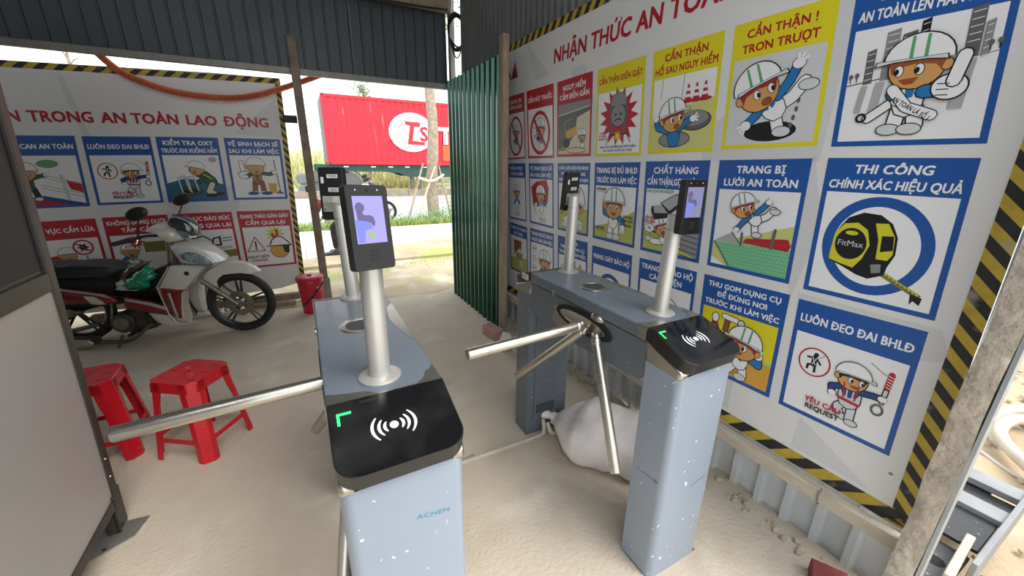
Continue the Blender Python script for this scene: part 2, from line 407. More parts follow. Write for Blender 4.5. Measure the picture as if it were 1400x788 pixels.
# corner pole and wire coil
tag(MB().b2((1.655, 4.62, 0), (1.715, 4.68, 3.35)).build('corner_pole', M['grey_steel'], bevel=.004), 'grey steel pole in the top corner behind the green screen, wearing a cable coil', 'post')
cc = thing('cable_coil', 'coil of black cable hung on the pole in the top corner', 'cable', (1.70, 4.55, 2.83))
for k in range(6):
    r = rnd
    pts = []; ph = rnd.uniform(0, 6)
    for i in range(28):
        t = 2*PI*i/28; pts.append((.095*math.cos(t)*(1+.06*math.sin(3*t+ph)), -.03+.018*math.sin(2*t+ph)-k*.004, .155*math.sin(t)*(1+.05*math.sin(2*t+ph))-.008*k+.02))
    MB().tube(pts, .009, 6, closed=True).build('cable_loop', M['cable'], cc)
MB().tube(ccurve([(-.02, -.05, -.14), (.03, -.05, -.18), (-.01, -.05, -.25), (-.05, -.04, -.18), (.02, -.04, -.16)]), .007, 6).build('cable_tail', M['cable'], cc)
MB().tube([(.0, -.05, .17), (0, .02, .20), (0, .07, .18)], .008, 6).build('hook', M['grey_steel'], cc)
tag(MB().tube(ccurve([(1.60, 4.58, 3.3), (1.66, 4.56, 3.18), (1.66, 4.58, 3.05), (1.64, 4.585, 2.9)]), .014, 10).build('wall_conduit', M['pale_steel']), 'pale bent conduit coming down the corner pole at the top', 'pipe')
tag(MB().tube(ccurve([(-1.2, 4.62, 3.22), (-.2, 4.60, 3.06), (.6, 4.53, 3.0), (1.2, 4.52, 3.0), (1.62, 4.55, 3.03)]), .009, 6).build('roof_cable', M['cable']), 'thin black cable strung along the top of the dark fascia', 'cable')
# battens and cement-crusted post at the near end of the board
bt = tag(MB().b2((1.575, .18, .292), (1.615, 3.35, .345)).build('batten', M['batten'], bevel=.003), 'raw wooden batten running under the big safety board', 'batten')
MB().tube([(1.572, .47, .36), (1.570, .475, .32), (1.573, .47, .285), (1.60, .472, .28)], .0025, 5).build('wire_tie', M['rust_steel'], bt)
b = MB(); n = 26; vs = []; rr = random.Random(3)
for i in range(n+1):
    z = -.02+2.9*i/n
    for (px, py) in ((1.50, .181), (1.50, .200), (1.50, .222), (1.502, .238), (1.56, .238), (1.60, .238), (1.60, .181), (1.55, .179)):
        j = .0035
        vs.append((px+rr.uniform(-j, j)*1.6, py+rr.uniform(-j, j), z+rr.uniform(-.01, .01)))
fs = [(i*8+k, i*8+(k+1) % 8, (i+1)*8+(k+1) % 8, (i+1)*8+k) for i in range(n) for k in range(8)]
b.add(vs, fs+[tuple(range(8)), tuple(n*8+k for k in range(8))])
cp = tag(b.build('crusted_post', M['cement_crust'], ang=20), 'upright post caked with dried cement at the near end of the big board', 'post')
MB().b2((1.502, .170, -.02), (1.548, .179, 2.9)).build('steel_edge', M['pale_steel'], cp)

# orange ribbed hose slung behind the post
pts = [on_y(*p, 4.86) for p in ((96, 40), (130, 70), (163, 97), (200, 114), (240, 126), (280, 132), (320, 134), (352, 130), (385, 121), (412, 112), (437, 103), (470, 90))]
path = ccurve(pts, 26); R = [.027+.0045*math.cos(PI*i) for i in range(len(path))]
hz_ = tag(MB().tube(path, R, 10).build('ribbed_hose', M['orange_hose'], ang=80), 'orange ribbed hose sagging in front of the left safety board', 'hose')

for p in (path[20], path[-30]): MB().tube([(p.x, p.y, p.z-.02), (p.x, 4.80, 2.34), (p.x, 4.744, 2.33)], .003, 5).build('hanger_wire', M['cable'], hz_)

# grass along the pavement, reeds on the bank, both countless
def blades(name, n, fx, h0, h1, wd, m, label, seed, cat='grass'):
    r = random.Random(seed); b = MB(); vs = []; fs = []
    for i in range(n):
        x, y, z = fx(r); h = r.uniform(h0, h1); a = r.uniform(0, PI); dx, dy = math.cos(a)*wd, math.sin(a)*wd; lx, ly = r.uniform(-.4, .4)*h, r.uniform(-.4, .4)*h
        k = len(vs); vs += [(x-dx, y-dy, z), (x+dx, y+dy, z), (x+lx+dx*.5, y+ly+dy*.5, z+h*.7), (x+lx*1.5, y+ly*1.5, z+h)]
        fs += [(k, k+1, k+2), (k, k+2, k+3)]
    b.v = vs; b.f = fs; b.m = [0]*len(fs)
    return tag(b.build(name, m, weld=False, smooth=False), label, cat, kind='stuff')
blades('verge_grass', 9000, lambda r: (r.uniform(-5, 9), 9.78+abs(r.gauss(0, .2)), -.01), .05, .22, .012, M['grass'], 'low green grass and weeds along the far edge of the pavement', 1)
blades('bank_reeds', 16000, lambda r: (lambda x, y: (x, y, max(0, min(1, (y-25)/6))*1.1))(r.uniform(-10, 22), r.uniform(24.3, 36)), .4, 1.5, .05, M['reed'], 'tall yellow green reeds on the bank beyond the road', 2, 'reeds')
blades('dirt_grass', 1500, lambda r: (r.uniform(-.2, 3.4), r.triangular(5.6, 7.7, 7.4), -.03), .01, .05, .005, M['grass'], 'sparse short grass on the dirt before the pavement', 5)

# ---------------------------------------------------------------- printed boards
INK = {}
def ink(k, c, rough=.38):
    INK[k] = mat('ink_'+k, c, rough)
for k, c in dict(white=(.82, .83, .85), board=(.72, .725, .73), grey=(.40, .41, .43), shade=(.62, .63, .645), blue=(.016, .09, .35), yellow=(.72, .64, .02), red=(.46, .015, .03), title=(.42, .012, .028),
    black=(.012, .012, .014), skin=(.62, .33, .11), hair=(.33, .025, .02), jblue=(.02, .18, .45), navy=(.02, .05, .22), green=(.10, .36, .16), lime=(.48, .50, .12), lgreen=(.22, .58, .34), brown=(.30, .08, .03),
    orange=(.68, .36, .05), dgrey=(.12, .12, .13), mgrey=(.25, .25, .26), teal=(.02, .12, .2), cream=(.66, .6, .45), dgreen=(.02, .09, .05), tape=(.62, .58, .03), lemon=(.60, .60, .22), olive=(.22, .2, .06), pale=(.62, .66, .68)).items(): ink(k, c)

class Art:
    """flat print laid on a panel: x 0..1 to the right, y 0..A downwards"""
    def __init__(s, fn, A, base=0): s.fn = fn; s.A = A; s.b = MB(); s.k = base; s.e = 1.0
    def poly(s, pts, c):
        s.k += 1; tr = tessellate_polygon([[Vector((p[0], p[1], 0)) for p in pts]])
        s.b.add([s.fn(p[0], p[1]/s.A, s.k) for p in pts], [tuple(t) for t in tr], INK[c]); return s
    def raw(s, vs, fs, c):
        s.k += 1; s.b.add([s.fn(p[0], p[1]/s.A, s.k+(p[2]*.45 if len(p) > 2 else 0)) for p in vs], fs, INK[c]); return s
    def ell(s, x, y, rx, ry, c, out=None, w=.012, a=0, t0=0, t1=2*PI):
        def E(k):
            P = []
            for i in range(22):
                t = t0+(t1-t0)*i/22; u, v = (rx+k)*math.cos(t), (ry+k)*math.sin(t); P.append((x+u*math.cos(a)-v*math.sin(a), y+u*math.sin(a)+v*math.cos(a)))
            return P
        if out: s.poly(E(w), out)
        return s.poly(E(0), c)
    def ring(s, x, y, rx, ry, w, c, n=32, t0=0, t1=2*PI):
        vs = []; full = abs(t1-t0-2*PI) < 1e-6; N = n if full else n+1
        for i in range(N):
            t = t0+(t1-t0)*i/n; vs += [(x+(rx+w/2)*math.cos(t), y+(ry+w/2)*math.sin(t)), (x+(rx-w/2)*math.cos(t), y+(ry-w/2)*math.sin(t))]
        fs = [(2*i, 2*i+1, (2*((i+1) % N))+1, 2*((i+1) % N)) for i in range(n)]
        return s.raw(vs, fs, c)
    def line(s, pts, w, c, out=None, ow=.011):
        if out: s.line(pts, w+2*ow, out)
        vs = []; fs = []
        for i in range(len(pts)-1):
            (x0, y0), (x1, y1) = pts[i], pts[i+1]; L = math.hypot(x1-x0, y1-y0) or 1e-6; nx, ny = -(y1-y0)/L*w/2, (x1-x0)/L*w/2; k = len(vs)
            l = .9*(i % 2); vs += [(x0+nx, y0+ny, l), (x1+nx, y1+ny, l), (x1-nx, y1-ny, l), (x0-nx, y0-ny, l)]; fs.append((k, k+1, k+2, k+3))
        s.k += .8
        for x, y in pts[1:-1] if w < .03 else pts:
            k = len(vs); vs += [(x+w/2*math.cos(2*PI*i/8), y+w/2*math.sin(2*PI*i/8), 1.7) for i in range(8)]; fs.append(tuple(range(k, k+8)))
        return s.raw(vs, fs, c)
    def burst(s, x, y, r1, r2, n, c, sx=1, ph=0):
        return s.poly([(x+sx*(r1 if i % 2 else r2)*math.cos(PI*i/n+ph), y+(r1 if i % 2 else r2)*math.sin(PI*i/n+ph)) for i in range(2*n)], c)
    def text(s, st, x, y, h, c, fit=None, align='c', bold=.03, shear=0, ang=0):
        """capital height h, baseline at y"""
        vs, fs, wd = text_shape(st, bold, shear); k = h/.728; kx = k
        if fit and wd*k > fit: kx = fit/wd
        ox = x-(wd*kx/2 if align == 'c' else 0); ca, sa = math.cos(ang), math.sin(ang)
        P = []
        for u, v, l in vs:
            px, py = u*kx + (ox-x), -v*k; P.append((x+px*ca-py*sa, y+px*sa+py*ca, l))
        return s.raw(P, fs, c)
    def fig(s, h, r, body, arms=(), legs=(), ang=0, look=0, jac='jblue', trou='white', helm='white', hair='hair', mouth='smile', stripe='green', bw=.9, glove='white', skin='skin'):
        """a plain cartoon worker: helmeted head, body, arms and legs given as paths"""
        hx, hy = h; bx, by = body
        for L in legs:
            s.line(L, r*.46, trou, 'black'); x, y = L[-1]; s.ell(x+look*.15*r, y+.12*r, r*.36, r*.2, 'pale', 'black', .009)
        nx, ny = hx*.85+bx*.15, hy*.85+by*.15
        s.line([(nx, ny), (bx, by)], r*bw, trou if trou != 'black' else jac, 'black')
        mx, my = (hx*.45+bx*.55), (hy*.45+by*.55); s.line([(nx, ny), (mx, my)], r*bw*.96, jac)
        s.line([(mx-r*.2, my-r*.4), (bx-r*.16, by)], r*.09, trou); s.line([(mx+r*.2, my-r*.4), (bx+r*.16, by)], r*.09, trou)
        for L in arms:
            s.line(L, r*.34, jac, 'black'); x, y = L[-1]; x0, y0 = L[-2]; d = math.hypot(x-x0, y-y0) or 1; ux, uy = (x-x0)/d, (y-y0)/d
            s.ell(x, y, r*.24, r*.2, glove, 'black', .008)
            for q in (-.6, 0, .6):
                c, n = math.cos(q), math.sin(q); s.line([(x, y), (x+(ux*c-uy*n)*r*.4, y+(ux*n+uy*c)*r*.4)], r*.11, glove)
        ca, sa = math.cos(ang), math.sin(ang)
        def T(u, v): return (hx+r*(u*ca-v*sa), hy+r*(u*sa+v*ca))
        def PL(L, c): s.poly([T(*p) for p in L], c)
        def EL(u, v, a, b, c, out=None, w=.01): x, y = T(u, v); s.ell(x, y, a*r, b*r, c, out, w, ang)
        EL(0, .12, .84, .8, skin, 'black'); EL(-.86 if look >= 0 else .86, .15, .16, .2, skin, 'black', .008)
        PL([(-.85, -.1), (-.72, .38), (-.55, .1), (0, .0), (.55, .1), (.72, .3), (.85, -.1), (.4, -.5), (-.4, -.5)], hair)
        for q in (-.3, .32):
            EL(q+look*.22, .22, .13, .19, 'white', 'black', .007); EL(q+look*.28, .25, .07, .12, 'black')
            PL([(q+look*.22-.16, -.03), (q+look*.22+.16, -.06), (q+look*.22+.14, -.0), (q+look*.22-.14, .03)], 'brown')
        if mouth == 'smile': PL([(-.3+look*.2, .55), (.32+look*.2, .5), (.18+look*.2, .74), (-.08+look*.2, .76)], 'brown')
        else: EL(look*.25, .66, .2, .14, 'brown', 'black', .006)
        dome = [(-1.0, -.12)]+[(1.02*math.cos(t), -.16-.92*math.sin(t)) for t in [PI-PI*i/12 for i in range(13)]]+[(1.0, -.12)]
        k = 1.05
        PL([(u*k, (v+.1)*k-.1) for u, v in dome], 'black'); PL(dome, helm)
        if stripe:
            for q in (-.22, .22): PL([(q-.06, -.2), (q*1.0-.05, -1.02), (q+.05, -1.02), (q+.06, -.2)], stripe)
        e = .22*look
        PL([(-1.08+e, -.22), (1.08+e, -.22), (1.14+e, -.0), (.5+e, -.1), (-.5+e, -.1), (-1.14+e, -.0)], 'black'); PL([(-1.04+e, -.2), (1.04+e, -.2), (1.08+e, -.05), (.5+e, -.14), (-.5+e, -.14), (-1.08+e, -.05)], 'pale')
        return s
    def done(s, name, parent, label=None, m=None):
        o = s.b.build(name, m, parent, smooth=False, weld=False); PRINT.append(o)
        if label: o['label'] = label
        return o
PRINT = []

def bil(q, u, v):
    a, b, c, d = q
    return tuple((a[i]*(1-u)+b[i]*u)*(1-v)+(d[i]*(1-u)+c[i]*u)*v for i in (0, 1))
def panel(root, place, quad, name_label, frame, lines, art, hdr=.28, tcol='white', bgc='white', cap=None, shear=0, wpx=None):
    """one printed panel: coloured frame with heading, picture and lettering"""
    w = abs(quad[1][0]-quad[0][0]); h = abs(quad[0][1]-quad[3][1]); A = h/w; bd = .045
    fn = lambda u, v, k: place(*bil(quad, u, v), k)
    p = Art(fn, A, 0); p.poly([(0, 0), (1, 0), (1, A), (0, A)], frame); P = p.done('printed_panel', root, name_label)
    y0 = hdr*A; ip = (bd, y0, 1-bd, A-bd)      # picture area
    PW = ip[2]-ip[0]; PA = (ip[3]-ip[1])/PW
    fi = lambda u, v, k: fn(ip[0]+u*PW, (ip[1]+v*(ip[3]-ip[1]))/A, k)
    a = Art(fi, PA, 4); a.poly([(0, 0), (1, 0), (1, PA), (0, PA)], bgc)
    if art: art(a, PA)
    a.done('picture', P)
    t = Art(fn, A, 3); n = len(lines); ch = cap if cap else min(.085, .62*y0/n/1.25); st = y0/(n+.35)
    for i, L in enumerate(lines):
        t.text(L, .5, y0*.5+ch/2+(i-(n-1)/2)*ch*1.72+ch*.12, ch, tcol, fit=.90, shear=shear)
    t.done('lettering', P)
    return P

# ---- pictures (plain generic workers and signs)
def p_nosign(a, A, what='man'):
    a.ell(.5, A*.52, .36, .42*A, 'white'); a.fig((.52, .42*A), .2, (.55, .86*A), [[(.45, .62*A), (.32, .66*A)]], [], look=-1, jac='navy')
    if what == 'smoke': a.line([(.40, .55*A), (.26, .58*A)], .025, 'cream', 'black', .006)
    a.ring(.5, A*.52, .38, .42*A, .075, 'red', 40); a.line([(.24, .2*A), (.77, .84*A)], .065, 'red')
def p_truckback(a, A):
    a.poly([(0, 0), (1, 0), (1, A), (0, A)], 'dgrey'); a.poly([(0, 0), (1, 0), (1, .12*A), (0, .2*A)], 'mgrey'); a.line([(0, .22*A), (1, .12*A)], .02, 'cream')
    a.poly([(.62, .3*A), (1, .2*A), (1, A), (0, A), (0, .88*A), (.3, .85*A), (.55, .62*A)], 'cream')
    a.poly([(.25, .55*A), (.6, .46*A), (.62, .62*A), (.3, .7*A)], 'orange'); a.line([(.22, .35*A), (.24, .72*A)], .02, 'mgrey'); a.line([(.22, .36*A), (.45, .3*A)], .02, 'mgrey')
    a.ell(.28, .78*A, .12, .09, 'black'); a.fig((.78, .66*A), .12, (.8, .84*A), [], [], mouth='o'); a.ring(.6, .93*A, .3, .05, .015, 'red'); a.line([(.02, .9*A), (.24, .9*A)], .05, 'olive')
def p_shock(a, A):
    a.burst(.5, .42*A, .30, .46, 15, 'red', 1.0); a.poly([(.36, .06*A), (.64, .04*A), (.72, .3*A), (.7, .55*A), (.3, .55*A), (.28, .3*A)], 'dgrey'); a.ell(.5, .40*A, .17, .17, 'mgrey', 'black'); a.ell(.44, .38*A, .025, .02, 'black'); a.ell(.56, .38*A, .025, .02, 'black'); a.line([(.42, .48*A), (.5, .45*A), (.58, .48*A)], .02, 'black')
    a.poly([(.34, .1*A), (.5, .02*A), (.66, .1*A), (.68, .24*A), (.32, .24*A)], 'mgrey')
    a.line([(.34, .5*A), (.36, .68*A), (.42, .7*A)], .05, 'dgrey'); a.line([(.66, .5*A), (.64, .68*A), (.58, .7*A)], .05, 'dgrey')
    a.line([(.42, .7*A), (.3, .7*A), (.22, .86*A)], .018, 'black'); a.line([(.58, .7*A), (.72, .7*A), (.8, .84*A)], .018, 'black'); a.burst(.5, .73*A, .05, .1, 8, 'orange'); a.ell(.5, .73*A, .035, .035, 'yellow')
    a.text('KHÔNG', .13, .68*A, .032, 'red', fit=.2); a.text('SỬ DỤNG', .13, .73*A, .032, 'red', fit=.2); a.text('VẬT ĐIỆN HỞ', .13, .78*A, .032, 'red', fit=.22)
    a.text('BÁO CHO THỢ ĐIỆN KHI PHÁT HIỆN', .5, .915*A, .036, 'black', fit=.84, bold=.02); a.text('CÁC NGUY CƠ MẤT AN TOÀN', .5, .975*A, .036, 'black', fit=.7, bold=.02)
def p_hole(a, A):
    a.poly([(0, .62*A), (.45, .42*A), (1, .36*A), (1, A), (0, A)], 'lemon'); a.line([(.16, 0), (.14, .28*A)], .008, 'dgrey'); a.line([(.52, 0), (.5, .3*A)], .008, 'dgrey')
    for x in (.6, .73, .86):
        a.ell(x, .36*A, .1, .022*A, 'red', 'brown', .006); a.poly([(x-.05, .34*A), (x-.012, .14*A), (x+.012, .14*A), (x+.05, .34*A)], 'red'); a.poly([(x-.042, .31*A), (x-.034, .27*A), (x+.034, .27*A), (x+.042, .31*A)], 'white'); a.poly([(x-.028, .23*A), (x-.021, .19*A), (x+.021, .19*A), (x+.028, .23*A)], 'white')
    a.ell(.74, .63*A, .24, .12*A, 'dgrey', 'black'); a.ell(.73, .60*A, .22, .10*A, 'mgrey', 'black', .006); a.ell(.42, .86*A, .26, .1*A, 'mgrey', 'black')
    a.fig((.38, .54*A), .22, (.42, .86*A), [[(.3, .74*A), (.12, .68*A), (.08, .55*A)], [(.5, .72*A), (.64, .62*A), (.72, .6*A)]], [], ang=-.18, look=1, mouth='o', trou='jblue')
def p_slip(a, A):
    a.ell(.52, .86*A, .30, .115*A, 'black'); 
    for x, y in ((.8, .55), (.79, .64), (.77, .73), (.75, .81)): a.ell(x, y*A, .02, .03, 'dgrey')
    a.fig((.34, .37*A), .27, (.56, .62*A), [[(.42, .56*A), (.36, .66*A), (.24, .78*A)], [(.58, .48*A), (.68, .34*A), (.76, .16*A)]], [[(.56, .64*A), (.62, .84*A)], [(.58, .6*A), (.74, .5*A), (.84, .36*A)]], ang=-.35, look=1, mouth='o')
def p_thumb(a, A):
    a.poly([(0, .48*A), (1, .34*A), (1, .345*A), (0, .49*A)], 'black')
    for x, w, y0, y1, c in ((.13, .07, .2, .48, 'dgrey'), (.26, .1, .06, .46, 'mgrey'), (.38, .1, .1, .44, 'dgrey'), (.50, .06, .02, .3, 'black'), (.8, .09, .0, .36, 'dgrey'), (.9, .05, .12, .36, 'mgrey')):
        a.poly([(x, y0*A), (x+w, (y0-.02)*A), (x+w, y1*A), (x, (y1+.01)*A)], c)
        for k in range(5): a.line([(x+.01, (y0+.03+k*.055)*A), (x+w-.01, (y0+.02+k*.055)*A)], .006, 'white')
    for x, w, y0, y1 in ((.13, .05, .5, .74), (.24, .07, .48, .8), (.8, .09, .38, .76)): a.poly([(x, y0*A), (x+w, y0*A), (x+w-.03, y1*A), (x-.03, y1*A)], 'grey')
    for x in (.03, .08, .95, 1): a.line([(x-.0, .47*A-x*.14*A), (x, .42*A-x*.14*A)], .008, 'black'); a.ell(x-.0, .41*A-x*.14*A, .018, .022, 'dgrey')
    a.line([(.22, .80*A), (.4, .66*A)], .07, 'white', 'black'); a.ring(.17, .79*A, .035, .035, .02, 'black')
    a.fig((.52, .36*A), .23, (.50, .70*A), [[(.38, .60*A), (.44, .66*A)]], [[(.45, .72*A), (.43, .88*A)], [(.56, .72*A), (.58, .88*A)]], look=-1, hair='brown')
    a.line([(.38, .56*A), (.5, .72*A), (.68, .80*A)], .08, 'white', 'black', .008); a.text('AN TOÀN LÀ SỐ 1', .52, .745*A, .042, 'black', fit=.34, ang=.62)
    a.line([(.6, .6*A), (.7, .6*A)], .1, 'jblue', 'black'); a.ell(.76, .58*A, .11, .1, 'white', 'black'); a.line([(.78, .54*A), (.82, .34*A)], .085, 'white', 'black')
    for k in range(3): a.line([(.68, (.55+.045*k)*A), (.76, (.555+.045*k)*A)], .008, 'black')
def p_tape(a, A):
    cx, cy = .49, .49*A; a.ring(cx, cy, .395, .42*A, .095, 'blue', 48)
    a.poly([(.60, .70*A), (.92, .86*A), (.90, .90*A), (.58, .745*A)], 'olive'); a.poly([(.60, .705*A), (.9, .855*A), (.895, .87*A), (.6, .72*A)], 'tape'); a.poly([(.84, .86*A), (.93, .88*A), (.92, .95*A), (.87, .92*A), (.85, .96*A)], 'black')
    b = [(.14, .62), (.17, .36), (.24, .24), (.36, .18), (.50, .19), (.60, .26), (.66, .38), (.67, .54), (.63, .66), (.62, .74), (.5, .80), (.40, .78), (.26, .72), (.14, .68)]
    a.poly([(x, y*A) for x, y in b], 'black'); a.poly([(.135, .62*A), (.15, .40*A), (.22, .30*A), (.33, .28*A), (.42, .34*A), (.46, .48*A), (.42, .62*A), (.36, .72*A), (.26, .70*A), (.14, .67*A)], 'tape')
    a.ell(.30, .49*A, .135, .155*A, 'black'); a.ell(.295, .385*A, .055, .022*A, 'tape'); a.text('FitMax', .30, .515*A, .06, 'pale', fit=.22, bold=0)
    a.poly([(.47, .27*A), (.57, .26*A), (.64, .38*A), (.65, .54*A), (.62, .60*A), (.53, .60*A), (.52, .42*A)], 'tape'); a.poly([(.54, .38*A), (.63, .37*A), (.645, .50*A), (.55, .53*A)], 'black'); a.poly([(.50, .66*A), (.58, .64*A), (.59, .72*A), (.52, .74*A)], 'mgrey')
    for k in range(9): a.line([(.62+k*.032, (.715+k*.0165)*A), (.615+k*.032, (.735+k*.0165)*A)], .006, 'black')
def p_clean(a, A):
    a.poly([(.05, .2*A), (.3, .06*A), (.75, .0), (.85, .2*A), (.8, .5*A), (.6, .62*A), (.15, .62*A)], 'red'); a.line([(.12, .2*A), (.8, .1*A)], .015, 'brown'); a.line([(.1, .4*A), (.8, .32*A)], .015, 'brown')
    a.fig((.5, .34*A), .2, (.52, .68*A), [[(.38, .52*A), (.28, .58*A)], [(.62, .52*A), (.78, .58*A)]], [[(.47, .7*A), (.45, .9*A)], [(.58, .7*A), (.6, .9*A)]], look=1); a.line([(.1, .5*A), (.3, .8*A)], .03, 'orange')
def p_helmet(a, A):
    a.poly([(0, .6*A), (1, .5*A), (1, A), (0, A)], 'lime'); a.fig((.6, .38*A), .3, (.55, .74*A), [[(.4, .66*A), (.3, .76*A)]], [[(.6, .78*A), (.8, .86*A)], [(.45, .78*A), (.25, .86*A)]], ang=.35, look=-1); a.text('LUÔN', .12, .6*A, .04, 'black'); a.text('ĐỘI', .12, .68*A, .04, 'black')
def p_full(a, A):
    a.poly([(0, .8*A), (.3, .72*A), (.62, .62*A), (1, .4*A), (1, A), (0, A)], 'lime')
    a.fig((.5, .33*A), .25, (.5, .66*A), [[(.4, .54*A), (.26, .5*A), (.26, .3*A)], [(.6, .54*A), (.74, .62*A), (.74, .74*A)]], [[(.44, .68*A), (.42, .9*A)], [(.57, .68*A), (.59, .9*A)]], look=0, hair='brown')
    a.text('NÓN BHLĐ', .17, .08*A, .042, 'black', fit=.26); a.line([(.06, .1*A), (.34, .12*A)], .008, 'red'); a.text('DÂY ĐAI', .86, .55*A, .04, 'black', fit=.24); a.text('TOÀN THÂN', .85, .62*A, .04, 'black', fit=.26); a.text('BHLĐ', .88, .7*A, .04, 'black'); a.text('GIÀY BHLĐ', .16, .83*A, .042, 'black', fit=.26); a.line([(.06, .85*A), (.36, .87*A)], .008, 'red')
def p_boxes(a, A):
    a.poly([(0, .66*A), (1, .62*A), (1, A), (0, A)], 'lime'); a.poly([(.7, .58*A), (1, .58*A), (1, 1*A), (.7, .92*A)], 'mgrey')
    for k in range(5): a.line([(.7, (.66+.08*k)*A), (1, (.70+.08*k)*A)], .01, 'black')
    a.fig((.36, .58*A), .17, (.42, .8*A), [[(.3, .68*A), (.16, .66*A)], [(.46, .66*A), (.6, .5*A)]], [[(.42, .84*A), (.2, .86*A), (.1, .8*A)], [(.46, .84*A), (.66, .84*A)]], ang=-.3, mouth='o')
    a.poly([(.14, .28*A), (.36, .26*A), (.5, .38*A), (.48, .44*A), (.2, .5*A), (.13, .36*A)], 'black'); a.poly([(.17, .28*A), (.36, .265*A), (.46, .37*A), (.2, .39*A)], 'grey')
    a.poly([(.3, .22*A), (.58, .06*A), (.75, .12*A), (.74, .18*A), (.5, .38*A), (.44, .36*A)], 'black'); a.poly([(.32, .22*A), (.58, .075*A), (.72, .13*A), (.48, .33*A)], 'grey')
    a.text('CAO QUÁ VAI NGƯỜI', .27, .06*A, .045, 'green', fit=.5); a.text('SẮP XẾP', .12, .5*A, .045, 'red', fit=.2); a.text('GỌN GÀNG', .12, .56*A, .045, 'red', fit=.22); a.ell(.12, .645*A, .09, .06, 'white', 'black', .006); a.text('Á!!', .12, .665*A, .04, 'black')
def p_net(a, A):
    a.poly([(0, .72*A), (1, .38*A), (1, .62*A), (0, .9*A)], 'lemon'); a.poly([(0, .9*A), (0, .7*A), (.28, .56*A), (.4, .68*A), (1, .68*A), (1, A), (.22, A)], 'lemon')
    a.poly([(.02, .68*A), (.26, .54*A), (.38, .68*A)], 'grey')
    a.poly([(.02, .69*A), (1, .66*A), (1, 1.0*A), (.26, 1.0*A)], 'lgreen')
    for k in range(18): a.line([(.05+k*.053, .69*A), (min(1, .30+k*.053), .69*A+min(1, (.95-k*.053)/.25)*.30*A if k > 13 else .99*A)], .004, 'green')
    for k in range(7): a.line([(.06+.034*k, (.72+.045*k)*A), (1, (.71+.045*k)*A)], .004, 'green')
    a.line([(.02, .685*A), (.27, .99*A)], .016, 'dgrey'); a.line([(.26, .54*A), (.4, .69*A)], .012, 'dgrey')
    a.poly([(.42, .66*A), (.46, .6*A), (.96, .54*A), (1, .62*A), (.98, .68*A)], 'red'); a.line([(.42, .66*A), (1, .6*A)], .012, 'brown'); a.line([(.40, .69*A), (.40, .54*A)], .03, 'dgrey'); a.line([(.78, .67*A), (.80, .45*A)], .035, 'dgrey')
    a.fig((.37, .20*A), .155, (.55, .36*A), [[(.46, .32*A), (.38, .42*A), (.32, .5*A)], [(.55, .27*A), (.62, .2*A), (.68, .13*A)]], [[(.54, .38*A), (.56, .52*A)], [(.57, .36*A), (.68, .3*A), (.74, .22*A)]], ang=-.3, look=1, mouth='o')
def p_goggles(a, A):
    for k in range(3): a.ell(.18, (.16+.27*k)*A, .11, .07, 'white', 'black', .008); a.text(('NÓN', 'ÁO', 'GIÀY')[k], .18, (.185+.27*k)*A, .05, 'black', fit=.16)
    a.fig((.66, .42*A), .26, (.66, .9*A), [[(.5, .7*A), (.42, .86*A)]], [])
def p_tools(a, A):
    a.ell(.2, .4*A, .13, .14, 'pale', 'black'); a.line([(.26, .5*A), (.4, .86*A)], .05, 'red', 'black'); a.line([(.6, .1*A), (.55, .8*A)], .05, 'mgrey', 'black'); a.line([(.8, .15*A), (.9, .7*A)], .06, 'orange', 'black'); a.burst(.72, .7*A, .06, .12, 7, 'jblue')
def p_shoes(a, A):
    a.ring(.5, .56*A, .33, .4*A, .08, 'blue', 36); a.poly([(.3, .5*A), (.45, .4*A), (.55, .55*A), (.75, .62*A), (.75, .72*A), (.3, .72*A)], 'dgrey')
def p_insul(a, A):
    a.fig((.55, .5*A), .27, (.55, .95*A), [[(.4, .8*A), (.3, .9*A)]], [], look=-1)
def p_gather(a, A):
    a.poly([(0, 0), (1, 0), (1, .55*A), (0, .5*A)], 'yellow'); a.poly([(0, .5*A), (1, .60*A), (1, A), (0, A)], 'orange'); a.poly([(.7, .55*A), (1, .58*A), (1, .61*A), (.7, .58*A)], 'lgreen')
    a.line([(.2, .18*A), (.14, .34*A)], .03, 'red', 'black'); a.line([(.2, .18*A), (.26, .34*A)], .03, 'red', 'black'); a.ell(.2, .14*A, .045, .06, 'white', 'black'); a.line([(.38, .1*A), (.34, .5*A)], .06, 'brown', 'black'); a.line([(.32, .08*A), (.5, .1*A)], .06, 'white', 'black')
    a.line([(.52, .3*A), (.56, .14*A)], .03, 'pale', 'black'); a.ell(.56, .12*A, .04, .04, 'pale', 'black')
    a.fig((.64, .42*A), .22, (.62, .72*A), [[(.52, .6*A), (.4, .5*A), (.34, .42*A)], [(.72, .6*A), (.86, .66*A), (.84, .52*A)]], [[(.56, .76*A), (.46, .92*A)], [(.66, .76*A), (.68, .92*A)]], ang=.15, look=-1, hair='hair', trou='white')
